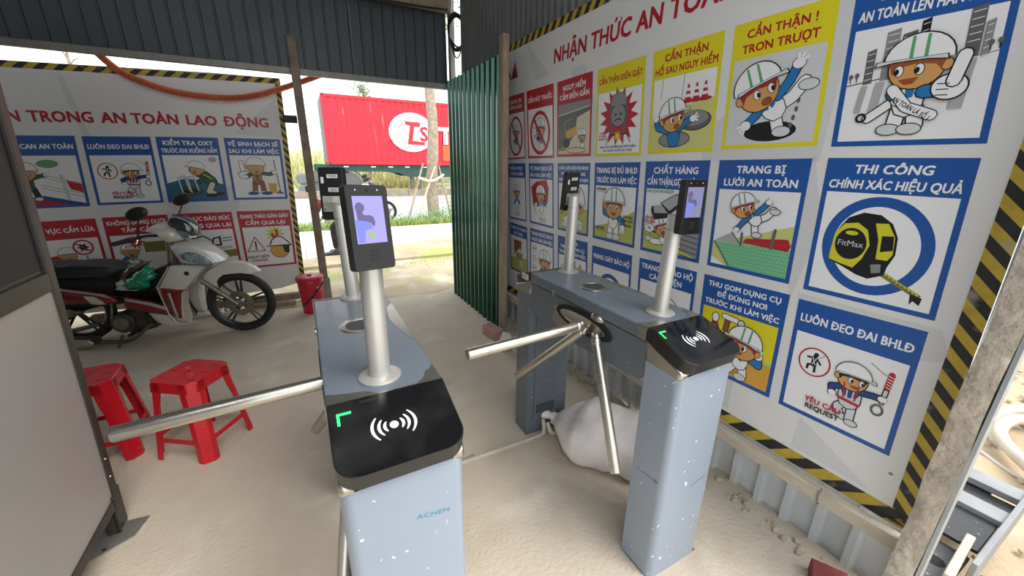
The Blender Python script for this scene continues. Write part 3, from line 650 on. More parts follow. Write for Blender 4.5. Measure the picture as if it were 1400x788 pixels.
def p_harness(a, A, small=False):
    a.ring(.23, .33*A, .155, .155*1.05, .018, 'red', 36); x, y = .23, .33*A
    a.ell(x+.01, y-.095, .024, .024, 'black'); a.line([(x, y-.06), (x, y+.03)], .055, 'black'); a.line([(x-.01, y-.05), (x-.08, y-.045)], .022, 'black'); a.line([(x+.02, y-.05), (x+.07, y+.01)], .022, 'black'); a.line([(x-.01, y+.03), (x-.055, y+.045), (x-.06, y+.10)], .026, 'black'); a.line([(x+.015, y+.03), (x+.02, y+.12)], .026, 'black'); a.line([(x+.04, y-.06), (x+.1, y-.12)], .008, 'green'); a.line([(x-.02, y-.06), (x+.015, y+.03)], .008, 'white'); a.line([(x+.02, y-.06), (x-.015, y+.03)], .008, 'white')
    a.line([(.72, .10*A), (.84, .18*A), (.9, .19*A)], .006, 'dgrey'); a.line([(.9, .16*A), (.89, .34*A)], .045, 'red', 'brown', .005)
    for k in range(5): a.line([(.875, (.18+.032*k)*A), (.925, (.195+.032*k)*A)], .007, 'white')
    a.line([(.89, .36*A), (.88, .5*A)], .03, 'pale', 'black'); a.ring(.86, .60*A, .045, .055, .022, 'dgrey')
    a.fig((.61, .34*A), .155, (.62, .62*A), [[(.54, .48*A), (.44, .52*A), (.46, .6*A)], [(.70, .48*A), (.8, .46*A), (.88, .46*A)]], [[(.60, .66*A), (.53, .74*A), (.57, .82*A)], [(.66, .66*A), (.66, .86*A)]], look=1, jac='navy', hair='black', stripe=None, bw=1.25, trou='pale')
    a.line([(.55, .42*A), (.57, .6*A)], .016, 'red'); a.line([(.68, .42*A), (.67, .6*A)], .016, 'red'); a.line([(.53, .62*A), (.71, .64*A)], .03, 'red')
    a.text('YÊU CẦU', .40, .835*A, .062, 'red', fit=.36); a.text('REQUEST', .41, .92*A, .062, 'black', fit=.34)
def p_dark(a, A):
    a.fig((.5, .34*A), .2, (.5, .66*A), [[(.4, .56*A), (.3, .66*A)], [(.6, .56*A), (.7, .66*A)]], [[(.45, .7*A), (.44, .88*A)], [(.56, .7*A), (.57, .88*A)]])
def p_ladder(a, A):
    a.poly([(0, .66*A), (1, .55*A), (1, A), (0, A)], 'lime'); a.poly([(.2, .12*A), (.7, .1*A), (.66, .5*A), (.24, .55*A)], 'brown'); a.fig((.6, .5*A), .16, (.62, .74*A), [[(.5, .62*A), (.36, .5*A)]], [[(.58, .78*A), (.55, .9*A)], [(.68, .78*A), (.7, .9*A)]])

# ================= the big board on the right wall
BX = lambda z: 1.62+.025*z
def placeR(y, z, k): return (BX(z)-.0006-.00005*k, y, z)
rb = thing('safety_board', 'big white safety board with 21 cartoon panels and striped border, along the right wall', 'sign board', (1.62, 1.8, .35))
b = MB(); T = .012
vs = [(BX(.346), .245, .346), (BX(2.43), .300, 2.43), (BX(2.43), 3.42, 2.43), (BX(.346), 3.42, .346)]
b.add(vs+[(x+T, y, z) for x, y, z in vs], [(0, 1, 2, 3), (7, 6, 5, 4), (0, 4, 5, 1), (1, 5, 6, 2), (2, 6, 7, 3), (3, 7, 4, 0)])
b.build('board_sheet', INK['board'], rb, smooth=False)
def stripes(root, place, p0, p1, wd, n, lean, name='striped_border', flip=1):
    """black and yellow hazard tape from p0 to p1 (board coordinates), laid as separate bars of print"""
    dx, dy = p1[0]-p0[0], p1[1]-p0[1]; L = math.hypot(dx, dy); ux, uy = dx/L, dy/L; nx, ny = -uy*flip, ux*flip
    Y = MB(); K = MB(); q = lambda s, t, k: place(p0[0]+ux*s+nx*t, p0[1]+uy*s+ny*t, k)
    Y.add([q(0, 0, 1), q(L, 0, 1), q(L, wd, 1), q(0, wd, 1)], [(0, 1, 2, 3)], INK['tapey'])
    st = L/n
    for i in range(-1, n+1):
        a = [(i*st, 0), (i*st+st*.5, 0), (i*st+st*.5+lean, wd), (i*st+lean, wd)]
        # clip to the ends of the tape
        a = [(min(max(s, 0), L), t) for s, t in a]
        if abs(a[0][0]-a[1][0]) < 1e-4 and abs(a[2][0]-a[3][0]) < 1e-4: continue
        Y.add([q(s, t, 2) for s, t in a], [(0, 1, 2, 3)], INK['tapek'])
    o = Y.build(name, None, root, smooth=False, weld=False); PRINT.append(o); return o
INK['tapey'] = mat('tape_yellow', (.50, .36, .04), .5, var=.15, vscale=20); INK['tapek'] = mat('tape_black', (.02, .02, .02), .55, var=.3, vscale=25)
over(INK['tapey'], (.4, .36, .28), 14, .62, .8, seed=1); over(INK['tapek'], (.3, .28, .24), 16, .6, .82, seed=2)
stripes(rb, placeR, (3.42, 2.43), (.30, 2.43), .055, 34, -.035, flip=1)
stripes(rb, placeR, (3.42, .350), (.248, .350), .055, 25, .07, flip=-1)
stripes(rb, placeR, (.245, .36), (.300, 2.42), .052, 28, .055, flip=-1)
# pale diagonal shading printed on the board, the logo and the title
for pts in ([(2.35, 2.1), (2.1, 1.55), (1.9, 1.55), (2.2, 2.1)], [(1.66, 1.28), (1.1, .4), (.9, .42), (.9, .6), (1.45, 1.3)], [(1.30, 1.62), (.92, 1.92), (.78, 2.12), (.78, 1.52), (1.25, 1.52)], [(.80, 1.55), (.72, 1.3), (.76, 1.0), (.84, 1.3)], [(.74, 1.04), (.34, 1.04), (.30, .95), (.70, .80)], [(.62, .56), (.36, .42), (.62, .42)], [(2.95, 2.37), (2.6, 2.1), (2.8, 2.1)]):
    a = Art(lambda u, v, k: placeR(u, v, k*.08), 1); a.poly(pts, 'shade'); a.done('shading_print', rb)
def textR(st, y0, z, h, c, k0=1, fit_w=None, root=rb, bold=.03, name='title_lettering', xs=1):
    vs, fs, wd = text_shape(st, bold); k = h/.728; kx = fit_w/wd if fit_w else k*xs
    o = MB().add([placeR(y0-u*kx, z+v*k, k0+l*.45) for u, v, l in vs], fs, INK[c]).build(name, None, root, smooth=False, weld=False); PRINT.append(o); return o
pw = text_shape('NHẬN THỨC AN T', .03)[2]-text_shape('T', .03)[2]; tw = text_shape('NHẬN THỨC AN TOÀN LAO ĐỘNG', .03)[2]
textR('NHẬN THỨC AN TOÀN LAO ĐỘNG', 2.562, 2.166, .093, 'title', 2, fit_w=min(2.2, .99*tw/pw))
a = Art(lambda u, v, k: placeR(u, v, k), 1)
a.poly([(3.20, 2.165), (3.08, 2.165), (3.14, 2.29)], 'red'); a.poly([(3.165, 2.165), (3.12, 2.165), (3.14, 2.22)], 'black'); a.done('logo_triangle', rb)
textR('ZZA', 3.42, 2.168, .07, 'black', 3, fit_w=.22, name='logo_lettering')
Q = {
 'r1c0': [(3.26, 2.04), (2.967, 2.04), (2.897, 1.542), (3.212, 1.532)], 'r1c1': [(2.928, 2.041), (2.548, 2.041), (2.485, 1.543), (2.857, 1.541)],
 'r1c2': [(2.502, 2.040), (2.119, 2.044), (2.068, 1.551), (2.448, 1.549)], 'r1c3': [(2.074, 2.039), (1.690, 2.043), (1.641, 1.551), (2.021, 1.548)],
 'r1c4': [(1.639, 2.045), (1.252, 2.048), (1.216, 1.564), (1.595, 1.556)], 'r1c5': [(1.210, 2.051), (.840, 2.049), (.799, 1.574), (1.173, 1.570)],
 'r1c6': [(.796, 2.060), (.436, 2.045), (.390, 1.568), (.755, 1.570)],
 'r2c0': [(3.21, 1.500), (2.900, 1.504), (2.837, 1.036), (3.150, 1.03)], 'r2c1': [(2.846, 1.504), (2.486, 1.506), (2.430, 1.037), (2.779, 1.037)],
 'r2c2': [(2.433, 1.507), (2.065, 1.511), (2.022, 1.043), (2.375, 1.041)], 'r2c3': [(2.021, 1.511), (1.637, 1.517), (1.604, 1.046), (1.973, 1.046)],
 'r2c4': [(1.598, 1.520), (1.214, 1.526), (1.181, 1.054), (1.558, 1.047)], 'r2c5': [(1.169, 1.526), (.803, 1.532), (.777, 1.063), (1.137, 1.057)],
 'r2c6': [(.754, 1.533), (.390, 1.531), (.362, 1.062), (.725, 1.059)],
 'r3c0': [(3.14, .995), (2.824, .989), (2.770, .575), (3.09, .575)], 'r3c1': [(2.775, .993), (2.422, 1.001), (2.372, .575), (2.736, .575)],
 'r3c2': [(2.370, 1.000), (2.019, 1.006), (1.965, .570), (2.319, .572)], 'r3c3': [(1.970, .997), (1.610, 1.002), (1.573, .562), (1.927, .562)],
 'r3c4': [(1.553, 1.003), (1.181, 1.012), (1.155, .568), (1.516, .565)], 'r3c5': [(1.140, 1.013), (.762, 1.023), (.743, .571), (1.112, .560)],
 'r3c6': [(.729, 1.018), (.366, 1.024), (.349, .577), (.704, .568)]}
D = [('r1c0', 'red panel', 'red', ['CẤM TỤ TẬP', 'UỐNG RƯỢU'], p_nosign, .28, 'white', 'white'),
 ('r1c1', 'red panel against smoking, a worker in a barred circle', 'red', ['CẤM HÚT THUỐC'], lambda a, A: p_nosign(a, A, 'smoke'), .28, 'white', 'white'),
 ('r1c2', 'red panel with a dark digger scene', 'red', ['NGUY HIỂM', 'CẤM ĐẾN GẦN'], p_truckback, .31, 'white', 'white'),
 ('r1c3', 'yellow panel with a grey shocked head in a red burst', 'yellow', ['CẨN THẬN ĐIỆN GIẬT'], p_shock, .275, 'title', 'white'),
 ('r1c4', 'yellow panel with a worker in a manhole and three cones', 'yellow', ['CẨN THẬN', 'HỐ SAU NGUY HIỂM'], p_hole, .28, 'title', 'white'),
 ('r1c5', 'yellow panel with a worker slipping on a black oil patch', 'yellow', ['CẨN THẬN !', 'TRƠN TRƯỢT'], p_slip, .284, 'title', 'shade'),
 ('r1c6', 'blue panel with a thumbs-up worker before a skyline', 'blue', ['LUÔN ĐẶT', 'AN TOÀN LÊN HÀNG ĐẦU'], p_thumb, .28, 'white', 'white'),
 ('r2c0', 'blue panel at the shaded far end, middle row', 'blue', ['ĐỒNG PHỤC', 'CÔNG NHÂN'], p_dark, .25, 'white', 'white'),
 ('r2c1', 'blue panel with a worker before a red wall', 'blue', ['VỆ SINH SẠCH SẼ', 'SAU KHI LÀM VIỆC'], p_clean, .25, 'white', 'white'),
 ('r2c2', 'blue panel with a big helmeted head on green ground', 'blue', ['LUÔN LUÔN ĐỘI NÓN BHLĐ', 'MŨ BẢO HỘ VÀNG', 'HẠN CHẾ XẢY RA TAI NẠN'], p_helmet, .29, 'white', 'white'),
 ('r2c3', 'blue panel with a standing worker and gear call-outs', 'blue', ['TRANG BỊ ĐỦ BHLĐ', 'TRƯỚC KHI LÀM VIỆC'], p_full, .29, 'white', 'white'),
 ('r2c4', 'blue panel with two grey boxes falling on a worker', 'blue', ['CHẤT HÀNG', 'CẨN THẬN,GỌN GÀNG'], p_boxes, .29, 'white', 'white'),
 ('r2c5', 'blue panel with a worker falling towards a green net', 'blue', ['TRANG BỊ', 'LƯỚI AN TOÀN'], p_net, .26, 'white', 'white'),
 ('r2c6', 'blue panel with a yellow and black tape measure in a blue ring', 'blue', ['THI CÔNG', 'CHÍNH XÁC HIỆU QUẢ'], p_tape, .235, 'white', 'white'),
 ('r3c0', 'blue panel at the shaded far end, bottom row', 'blue', ['TRANG BỊ THANG', 'AN TOÀN'], p_ladder, .25, 'white', 'white'),
 ('r3c1', 'blue panel with a worker and three speech balloons', 'blue', ['TRANG BỊ ĐỦ BHLĐ', 'TRƯỚC KHI LÀM VIỆC'], p_goggles, .26, 'white', 'white'),
 ('r3c2', 'blue panel with assorted tools', 'blue', ['KIỂM TRA', 'THIẾT BỊ DỤNG CỤ', 'TRƯỚC KHI LÀM VIỆC'], p_tools, .31, 'white', 'white'),
 ('r3c3', 'blue panel with a blue ring round a safety shoe', 'blue', ['MANG GIÀY BẢO HỘ'], p_shoes, .26, 'white', 'white'),
 ('r3c4', 'blue panel with a helmeted worker, behind the right pole', 'blue', ['TRANG BỊ BẢO HỘ', 'CÁCH ĐIỆN'], p_insul, .26, 'white', 'white'),
 ('r3c5', 'blue framed yellow panel with a worker among tools', 'blue', ['THU GOM DỤNG CỤ', 'ĐỂ ĐÚNG NƠI', 'TRƯỚC KHI LÀM VIỆC'], p_gather, .32, 'white', 'yellow'),
 ('r3c6', 'blue panel with a red ringed harness sign and a worker', 'blue', ['LUÔN ĐEO ĐAI BHLĐ'], p_harness, .27, 'white', 'white')]
for k, lab, fr, tx, art, hd, tcl, bgc in D:
    panel(rb, placeR, Q[k], lab, fr, tx, art, hd, tcl, bgc, shear=.12 if k in ('r1c6', 'r2c6') else 0, cap=.078 if k == 'r2c6' else None)
for (y, z) in ((3.3, 2.4), (2.2, 2.405), (1.2, 2.4), (.28, 2.2), (.33, .52), (1.3, .38), (2.4, .38)): MB().lathe([(.006, 0), (.004, .002), (0, .0025)], placeR(y, z, 3), (-1, 0, 0), 8).build('screw', M['grey_steel'], rb)
world_parts(rb)

# ================= the left board beyond the motorbike
LY = 4.95
def placeL(x, z, k): return (x, LY-.0008-.00009*k, z)
lb = thing('safety_board', 'white safety board behind the motorbike, blue panels over red panels, striped edge', 'sign board', (-1.4, LY, .1))
b = MB(); b.prism([(-3.1, .10), (-1.2, .075), (-.34, .115), (-.09, .17), (-.035, 2.285), (-.6, 2.28), (-2.0, 2.225), (-3.1, 2.19)], LY, LY+.014, 'y'); b.build('board_sheet', INK['board'], lb, smooth=False)
MB().b2((-3.0, LY+.014, .3), (-.1, LY+.05, .35)).b2((-3.0, LY+.014, 1.9), (-.1, LY+.05, 1.95)).b2((-.14, LY+.05, .0), (-.10, LY+.09, 2.2)).b2((-2.6, LY+.05, 0), (-2.56, LY+.09, 2.2)).build('back_frame', M['grey_steel'], lb)
stripes(lb, placeL, (-3.08, 2.145), (-.035, 2.235), .05, 26, .06, flip=1)
stripes(lb, placeL, (-.088, .17), (-.035, 2.235), .048, 27, .05, flip=1)
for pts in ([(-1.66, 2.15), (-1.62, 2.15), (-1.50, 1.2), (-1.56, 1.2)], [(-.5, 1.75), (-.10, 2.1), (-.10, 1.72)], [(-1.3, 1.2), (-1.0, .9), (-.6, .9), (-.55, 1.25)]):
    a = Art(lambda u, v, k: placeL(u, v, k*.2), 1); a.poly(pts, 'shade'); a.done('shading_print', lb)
def textL(st, x0, x1, z0, z1, h, c):
    vs, fs, wd = text_shape(st, .035); k = h/.728; kx = (x1-x0)/wd
    o = MB().add([placeL(x0+u*kx, z0+(z1-z0)*(u/wd)+v*k, 2+l*.45) for u, v, l in vs], fs, INK[c]).build('title_lettering', None, lb, smooth=False, weld=False); PRINT.append(o)

textL('N', -2.03, -1.955, 1.778, 1.78, .088, 'title')
textL('TRONG', -1.909, -1.510, 1.782, 1.796, .088, 'title'); textL('AN', -1.464, -1.293, 1.796, 1.801, .088, 'title'); textL('TOÀN', -1.258, -.923, 1.803, 1.812, .088, 'title')
textL('LAO', -.864, -.626, 1.812, 1.815, .088, 'title'); textL('ĐỘNG', -.578, -.197, 1.816, 1.820, .09, 'title')
def p_rail(a, A):
    a.poly([(0, .86*A), (.4, .8*A), (1, .98*A), (1, A), (0, A)], 'navy'); a.poly([(.1, .92*A), (.3, .86*A), (.75, A), (.1, A)], 'red')
    a.fig((.22, .32*A), .17, (.22, .62*A), [[(.3, .44*A), (.42, .40*A), (.50, .38*A)]], [[(.17, .66*A), (.14, .88*A)], [(.28, .66*A), (.32, .84*A)]], jac='dgreen', trou='black', hair='skin', stripe=None)
    a.ell(.56, .16*A, .15, .07, 'green', 'dgreen', .006)
    for y in (.36, .42, .58, .64): a.line([(.4, y*A), (1, (y+.2)*A)], .008, 'dgrey')
    a.line([(.72, .4*A), (.76, .9*A)], .03, 'pale', 'dgrey', .005); a.poly([(.78, .5*A), (1, .58*A), (1, .76*A), (.82, .68*A)], 'red')
def p_oxy(a, A):
    a.poly([(0, .62*A), (.3, .52*A), (.7, .56*A), (1, .66*A), (1, A), (0, A)], 'teal'); a.ell(.4, .8*A, .2, .1*A, 'black'); a.ring(.4, .8*A, .16, .07*A, .015, 'olive')
    for x in (.24, .4): a.line([(x, .84*A), (x-.04, .5*A), (x+.08, .46*A), (x+.13, .8*A)], .022, 'pale', 'dgrey', .006)
    a.line([(.66, .44*A), (.8, .6*A)], .2, 'dgreen', 'black'); a.line([(.66, .46*A), (.56, .62*A)], .06, 'dgreen', 'black'); a.line([(.8, .66*A), (.72, .82*A), (.82, .88*A)], .1, 'cream', 'black'); a.line([(.66, .42*A), (.82, .54*A)], .02, 'yellow'); a.ell(.76, .91*A, .12, .04, 'black'); a.ell(.92, .88*A, .09, .035, 'black')
    a.fig((.55, .3*A), .15, (.58, .42*A), [], [], ang=.2, look=-1, jac='dgreen', trou='dgreen', hair='skin', stripe=None); a.ell(.88, .1*A, .07, .05, 'grey', 'dgrey', .005)
def p_sweep(a, A):
    a.line([(.86, .1*A), (.92, .86*A)], .022, 'dgrey'); a.poly([(.82, .92*A), (.9, .82*A), (1, .92*A)], 'dgrey'); a.poly([(.68, .66*A), (.86, .66*A), (.84, .9*A), (.7, .9*A)], 'orange')
    a.line([(.2, .16*A), (.22, .4*A)], .08, 'white', 'black'); a.ell(.24, .46*A, .12, .08, 'white', 'black')
    a.fig((.48, .26*A), .19, (.48, .6*A), [[(.36, .44*A), (.26, .5*A)], [(.6, .42*A), (.74, .44*A), (.84, .4*A)]], [[(.42, .64*A), (.4, .86*A)], [(.56, .64*A), (.58, .86*A)]], jac='dgreen', trou='brown', hair='skin', stripe=None)
    a.line([(.42, .42*A), (.42, .58*A)], .02, 'orange'); a.line([(.54, .42*A), (.54, .58*A)], .02, 'orange'); a.ell(.36, .9*A, .11, .04, 'navy'); a.ell(.64, .9*A, .11, .04, 'navy')
def p_fire(a, A):
    a.poly([(0, .4*A), (.3, .34*A), (.4, .42*A), (.3, .5*A), (0, .48*A)], 'red'); a.fig((.48, .34*A), .15, (.48, .6*A), [], [], hair='skin', stripe=None); a.ring(.74, .2*A, .15, .15, .03, 'red'); a.burst(.74, .2*A, .05, .1, 6, 'black'); a.line([(.64, .11*A), (.84, .29*A)], .025, 'red'); a.line([(.76, .4*A), (.77, .6*A)], .03, 'mgrey')
def p_crane(a, A):
    a.poly([(.52, .18*A), (.9, .18*A), (.9, .42*A), (.52, .42*A)], 'olive'); a.poly([(.64, .19*A), (.89, .19*A), (.89, .38*A), (.64, .38*A)], 'orange'); a.poly([(.64, .19*A), (.89, .19*A), (.89, .38*A), (.64, .38*A)], 'olive')
    a.fig((.28, .36*A), .16, (.28, .66*A), [[(.2, .5*A), (.1, .6*A)]], [], mouth='o', hair='skin', stripe=None); a.burst(.40, .17*A, .08, .17, 10, 'red')
def p_dig(a, A):
    a.line([(.18, .2*A), (.42, .14*A), (.56, .26*A)], .03, 'black'); a.line([(.2, .2*A), (.3, .46*A)], .02, 'black'); a.poly([(.24, .48*A), (.46, .44*A), (.40, .56*A), (.28, .55*A)], 'black'); a.poly([(.58, .2*A), (.74, .16*A), (.74, .4*A), (.54, .4*A)], 'black'); a.poly([(.61, .23*A), (.70, .2*A), (.70, .36*A), (.58, .36*A)], 'white')
    for y in (.22, .29): a.line([(.76, y*A), (.96, (y-.02)*A)], .018, 'black')
    for k in range(6): a.ring(.6+.06*k, .45*A, .022, .022, .01, 'black', 10)
    a.poly([(.42, .54*A), (1, .50*A), (1, .68*A), (.5, .72*A)], 'olive')
def p_scaff(a, A):
    x, y = .22, .46*A; a.poly([(x-.2, y+.16), (x, y-.22), (x+.2, y+.16)], 'red'); a.poly([(x-.165, y+.14), (x, y-.17), (x+.165, y+.14)], 'white'); a.line([(x, y-.08), (x, y+.05)], .035, 'black'); a.ell(x, y+.1, .022, .022, 'black')
    a.burst(.66, .2*A, .1, .22, 12, 'black'); a.burst(.66, .2*A, .09, .2, 12, 'yellow'); a.line([(.70, .1*A), (.70, .26*A), (.62, .27*A), (.60, .2*A)], .045, 'red', 'brown', .006)
    a.ell(.72, .62*A, .2, .2, 'orange', 'black'); a.poly([(.78, .5*A), (.94, .5*A), (.92, .72*A), (.82, .7*A)], 'black'); a.poly([(.54, .56*A), (.46, .66*A), (.54, .68*A)], 'orange')
    a.poly([(.40, .52*A), (.5, .48*A), (.56, .34*A), (.68, .26*A), (.8, .28*A), (.92, .4*A), (.98, .50*A), (1.0, .53*A)], 'black'); a.poly([(.46, .50*A), (.54, .47*A), (.58, .36*A), (.69, .28*A), (.79, .30*A), (.89, .41*A), (.95, .49*A)], 'white')
    a.text('NGUY HIỂM', .24, .80*A, .062, 'black', fit=.44); a.text('DANGER', .25, .89*A, .062, 'red', fit=.36)
QL = dict(s0=[(-2.135, 1.666), (-1.664, 1.681), (-1.701, 1.083), (-2.165, 1.072)], s1=[(-1.621, 1.679), (-1.159, 1.693), (-1.180, 1.099), (-1.650, 1.089)], s2=[(-1.123, 1.695), (-.648, 1.705), (-.663, 1.101), (-1.145, 1.097)], s3=[(-.601, 1.706), (-.119, 1.709), (-.132, 1.104), (-.615, 1.107)],
 t0=[(-2.17, .958), (-1.696, .973), (-1.706, .365), (-2.18, .35)], t1=[(-1.652, .976), (-1.180, .984), (-1.180, .366), (-1.670, .360)], t2=[(-1.143, .986), (-.659, .989), (-.659, .369), (-1.148, .366)], t3=[(-.617, .990), (-.132, .986), (-.145, .379), (-.621, .376)])
for k, lab, fr, tx, art, hd, bgc in (
 ('s0', 'blue panel with a worker at a blue handrail', 'blue', ['LAN CAN AN TOÀN'], p_rail, .27, 'white'),
 ('s1', 'blue panel with a red ringed harness sign and a worker', 'blue', ['LUÔN ĐEO ĐAI BHLĐ'], p_harness, .27, 'white'),
 ('s2', 'blue panel with a worker bent over a dark manhole', 'blue', ['KIỂM TRA OXY', 'TRƯỚC KHI XUỐNG HẦM'], p_oxy, .27, 'white'),
 ('s3', 'blue panel with a worker holding a broom', 'blue', ['VỆ SINH SẠCH SẼ', 'SAU KHI LÀM VIỆC'], p_sweep, .27, 'white'),
 ('t0', 'red panel with a barred flame', 'red', ['KHU VỰC CẤM LỬA'], p_fire, .28, 'white'),
 ('t1', 'red panel with a load hitting a worker', 'red', ['KHÔNG ĐỨNG DƯỚI', 'TẦM CẨU'], p_crane, .28, 'white'),
 ('t2', 'red panel with a digger, half hidden by the motorbike', 'red', ['KHU VỰC ĐÀO XÚC', 'KHÔNG QUA LẠI'], p_dig, .28, 'white'),
 ('t3', 'red panel with a warning triangle and a struck helmet', 'red', ['ĐANG THÁO GIÀN GIÁO', 'CẤM QUA LẠI'], p_scaff, .28, 'white')):
    panel(lb, placeL, QL[k], lab, fr, tx, art, hd, 'white', bgc, cap=.085 if len(tx) == 1 else None)

world_parts(lb)
# ---------------------------------------------------------------- turnstiles
mm('film', (.275, .325, .40), .34, var=.05, vscale=1.5, coat=.15)
def steel(n, c=(.50, .48, .44), r=.26): return mat(n, c, r, metal=.95, var=.06, vscale=20)
steel('steel'); M['steel'] = MATS['steel']; steel('tube_steel', (.52, .50, .45), .25); M['tube_steel'] = MATS['tube_steel']
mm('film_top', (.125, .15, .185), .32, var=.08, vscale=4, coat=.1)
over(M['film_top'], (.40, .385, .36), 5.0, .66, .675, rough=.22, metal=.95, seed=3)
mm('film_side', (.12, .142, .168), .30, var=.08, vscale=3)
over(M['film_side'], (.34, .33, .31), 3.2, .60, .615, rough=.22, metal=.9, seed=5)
over(M['film'], (.75, .75, .72), 30, .15, .10, rough=.6, kind='v', seed=1)
over(M['film'], (.75, .75, .72), 13, .10, .085, rough=.6, kind='v', seed=7, stretch=(1, 1, .6))
over(M['film'], (.10, .22, .34), 2.6, .64, .74, seed=8)
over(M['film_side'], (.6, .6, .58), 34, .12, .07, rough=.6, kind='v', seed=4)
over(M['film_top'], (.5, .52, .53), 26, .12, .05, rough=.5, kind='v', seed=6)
mm('pole_alu', (.50, .49, .46), .36, metal=.5)
mm('gloss_black', (.006, .006, .007), .07, spec=.6)
over(M['gloss_black'], (.03, .03, .03), 6, .5, .8, rough=.25, seed=2)
mm('trim_black', (.012, .012, .012), .35)
mm('grille', (.05, .045, .05), .6, bump=.6, bscale=400)
mm('led_green', (.02, .95, .12), .4, emit=1.6)
mm('icon_white', (.75, .77, .78), .5)
mm('dark_gap', (.008, .008, .009), .8)
mm('film_print', (.04, .26, .38), .4)
mm('sticker', (.62, .63, .62), .5)
W_ = .265
def turnstile(loc, label, hub, cz=.930, icon_dx=0):
    t = thing('tripod_turnstile', label, 'turnstile', loc); b = MB()
    def leg(y0, y1, front):
        s = 1 if front else -1; r = .028
        c = []; yf = y0 if front else y1
        # plan outline: rounded corners on the outer side
        A = [(W_, y1 if front else y0), (0, y1 if front else y0)]
        for cx, a0 in ((r, PI), (W_-r, 1.5*PI)):
            for i in range(7):
                a = a0+i*PI/12; c.append((cx+r*math.cos(a), (yf+r*s)+s*r*math.sin(a)))
        return A+c
    lf = MB().prism(leg(.69, .835, True), 0, .905, 'z').build('front_leg', M['film'], t, ang=50)
    lk = MB().prism(leg(1.62, 1.77, False), 0, .905, 'z').build('back_leg', M['film_side'], t, ang=50)
    for o, ys in ((lf, .69), (lk, 1.619)):
        pass
    MB().b2((.045, 1.614, .10), (.235, 1.6195, .80)).build('service_door', M['film_side'], t, bevel=.0015)
    v = MB()
    for i in range(9): v.b2((.06+i*.014, 1.6125, .13), (.066+i*.014, 1.6145, .19))
    v.build('vent_slot', M['dark_gap'], t)
    MB().prism([(-.0, .0), (W_, 0), (W_, .14), (.0, .14)], 0, .004, 'z').build('base_plate', M['steel'], t).location = (0, .692, 0)
    # steel collar under the reader
    MB().prism([(.69, .855), (.69, .885), (.845, .940), (.845, .862)], -.0015, W_+.0015, 'x').build('steel_collar', M['steel'], t, bevel=.012, seg=3)
    MB().prism([(1.77, .855), (1.77, .885), (1.61, .940), (1.61, .862)], -.0015, W_+.0015, 'x').build('steel_collar', M['steel'], t, bevel=.012, seg=3)
    # bridge between the legs, lower edge arched, slightly bellied side
    prof = [(.835, .80)]
    for i in range(13):
        y = .86+.74*i/12; prof.append((y, .775-.02*math.sin(PI*i/12)))
    prof += [(1.62, .80), (1.62, .972), (1.60, .98), (.86, .98), (.845, .978), (.838, .972)]
    br = MB().prism(prof, 0.004, W_-.004, 'x').build('bridge', M['film_side'], t, bevel=.004)
    MB().b2((-.002, .845, cz), (W_+.002, 1.61, .981)).build('cover', M['film_top'], t, bevel=.006, seg=3)
    MB().b2((.002, .85, cz-.0035), (.0045, 1.60, cz-.0005)).build('cover_seam', M['dark_gap'], t)
    MB().lathe([(.013, 0), (.013, .004), (.008, .006), (0, .006)], (-.003, 1.40, .938), (-1, 0, 0), 14).build('lock', M['steel'], t)
    MB().b2((-.0035, 1.55, .932), (-.002, 1.61, .979)).build('bare_steel_patch', M['steel'], t); MB().b2((-.0035, .845, .932), (-.002, .885, .979)).build('bare_steel_patch', M['steel'], t)
    # readers: sloped gloss panels at both ends
    for s, name in ((1, 'card_reader'), (-1, 'card_reader')):
        yb, yf = (.842, .662) if s == 1 else (1.618, 1.80); zb, zf = .982, .922; r = .048
        outl = [(0, 0), (W_+.004, 0)]
        L = math.hypot(yf-yb, zf-zb); uy, uz = (yf-yb)/L, (zf-zb)/L
        for cx, cy, a0 in ((W_+.004-r, L-r, 0), (r, L-r, PI/2)):
            for i in range(8):
                a = a0+i*PI/14; outl.append((cx+r*math.cos(a), cy+r*math.sin(a)))
        nrm = Vector((0, -uz*s, uy*s)); nrm = Vector((0, uz, -uy)) if s == 1 else Vector((0, -uz, uy))
        if nrm.z < 0: nrm = -nrm
        P = lambda a, b, h: (a-.002, yb+uy*b+nrm.y*h, zb+uz*b+nrm.z*h)
        def slab(h0, h1, grow=0):
            o = [(x+(grow if x > W_/2 else -grow), y) for x, y in outl]; n = len(o)
            vs = [P(x, y, h0) for x, y in o]+[P(x, y, h1) for x, y in o]
            return vs, [(i, (i+1) % n, n+(i+1) % n, n+i) for i in range(n)]+[tuple(range(n)), tuple(reversed(range(n, 2*n)))]
        rd = MB(); vs, fs = slab(-.046, 0); rd.add(vs, fs); R = rd.build(name, M['trim_black'], t, bevel=.002)
        gl = MB(); vs, fs = slab(0, .0012, -.0025); gl.add(vs, fs); gl.build('glass_plate', M['gloss_black'], R, smooth=False)
        MB().b2((-.002, yb+(.001 if s == 1 else -.005), zb-.008), (W_+.002, yb+(.005 if s == 1 else -.001), zb+.0005)).build('edge_strip', M['steel'], R)
        if s == 1:
            ic = MB(); h = .0017; cx, cy = .128+icon_dx, .095
            ic.lathe([(.0095, 0), (.0095, .0002), (0, .0002)], P(cx, cy, h), nrm, 20)
            for k, rad in enumerate((.020, .032, .046)):
                for side in (0, PI):
                    sp_ = .75; n = 12; vs = []
                    for i in range(n+1):
                        a = side-sp_+2*sp_*i/n; wd = .0026*math.cos((i/n-.5)*2.6)+.0007
                        for q in (-wd, wd): vs.append(P(cx+(rad+q)*math.cos(a), cy-(rad+q)*math.sin(a)*.92, h))
                    ic.add(vs, [(2*i, 2*i+1, 2*i+3, 2*i+2) for i in range(n)])
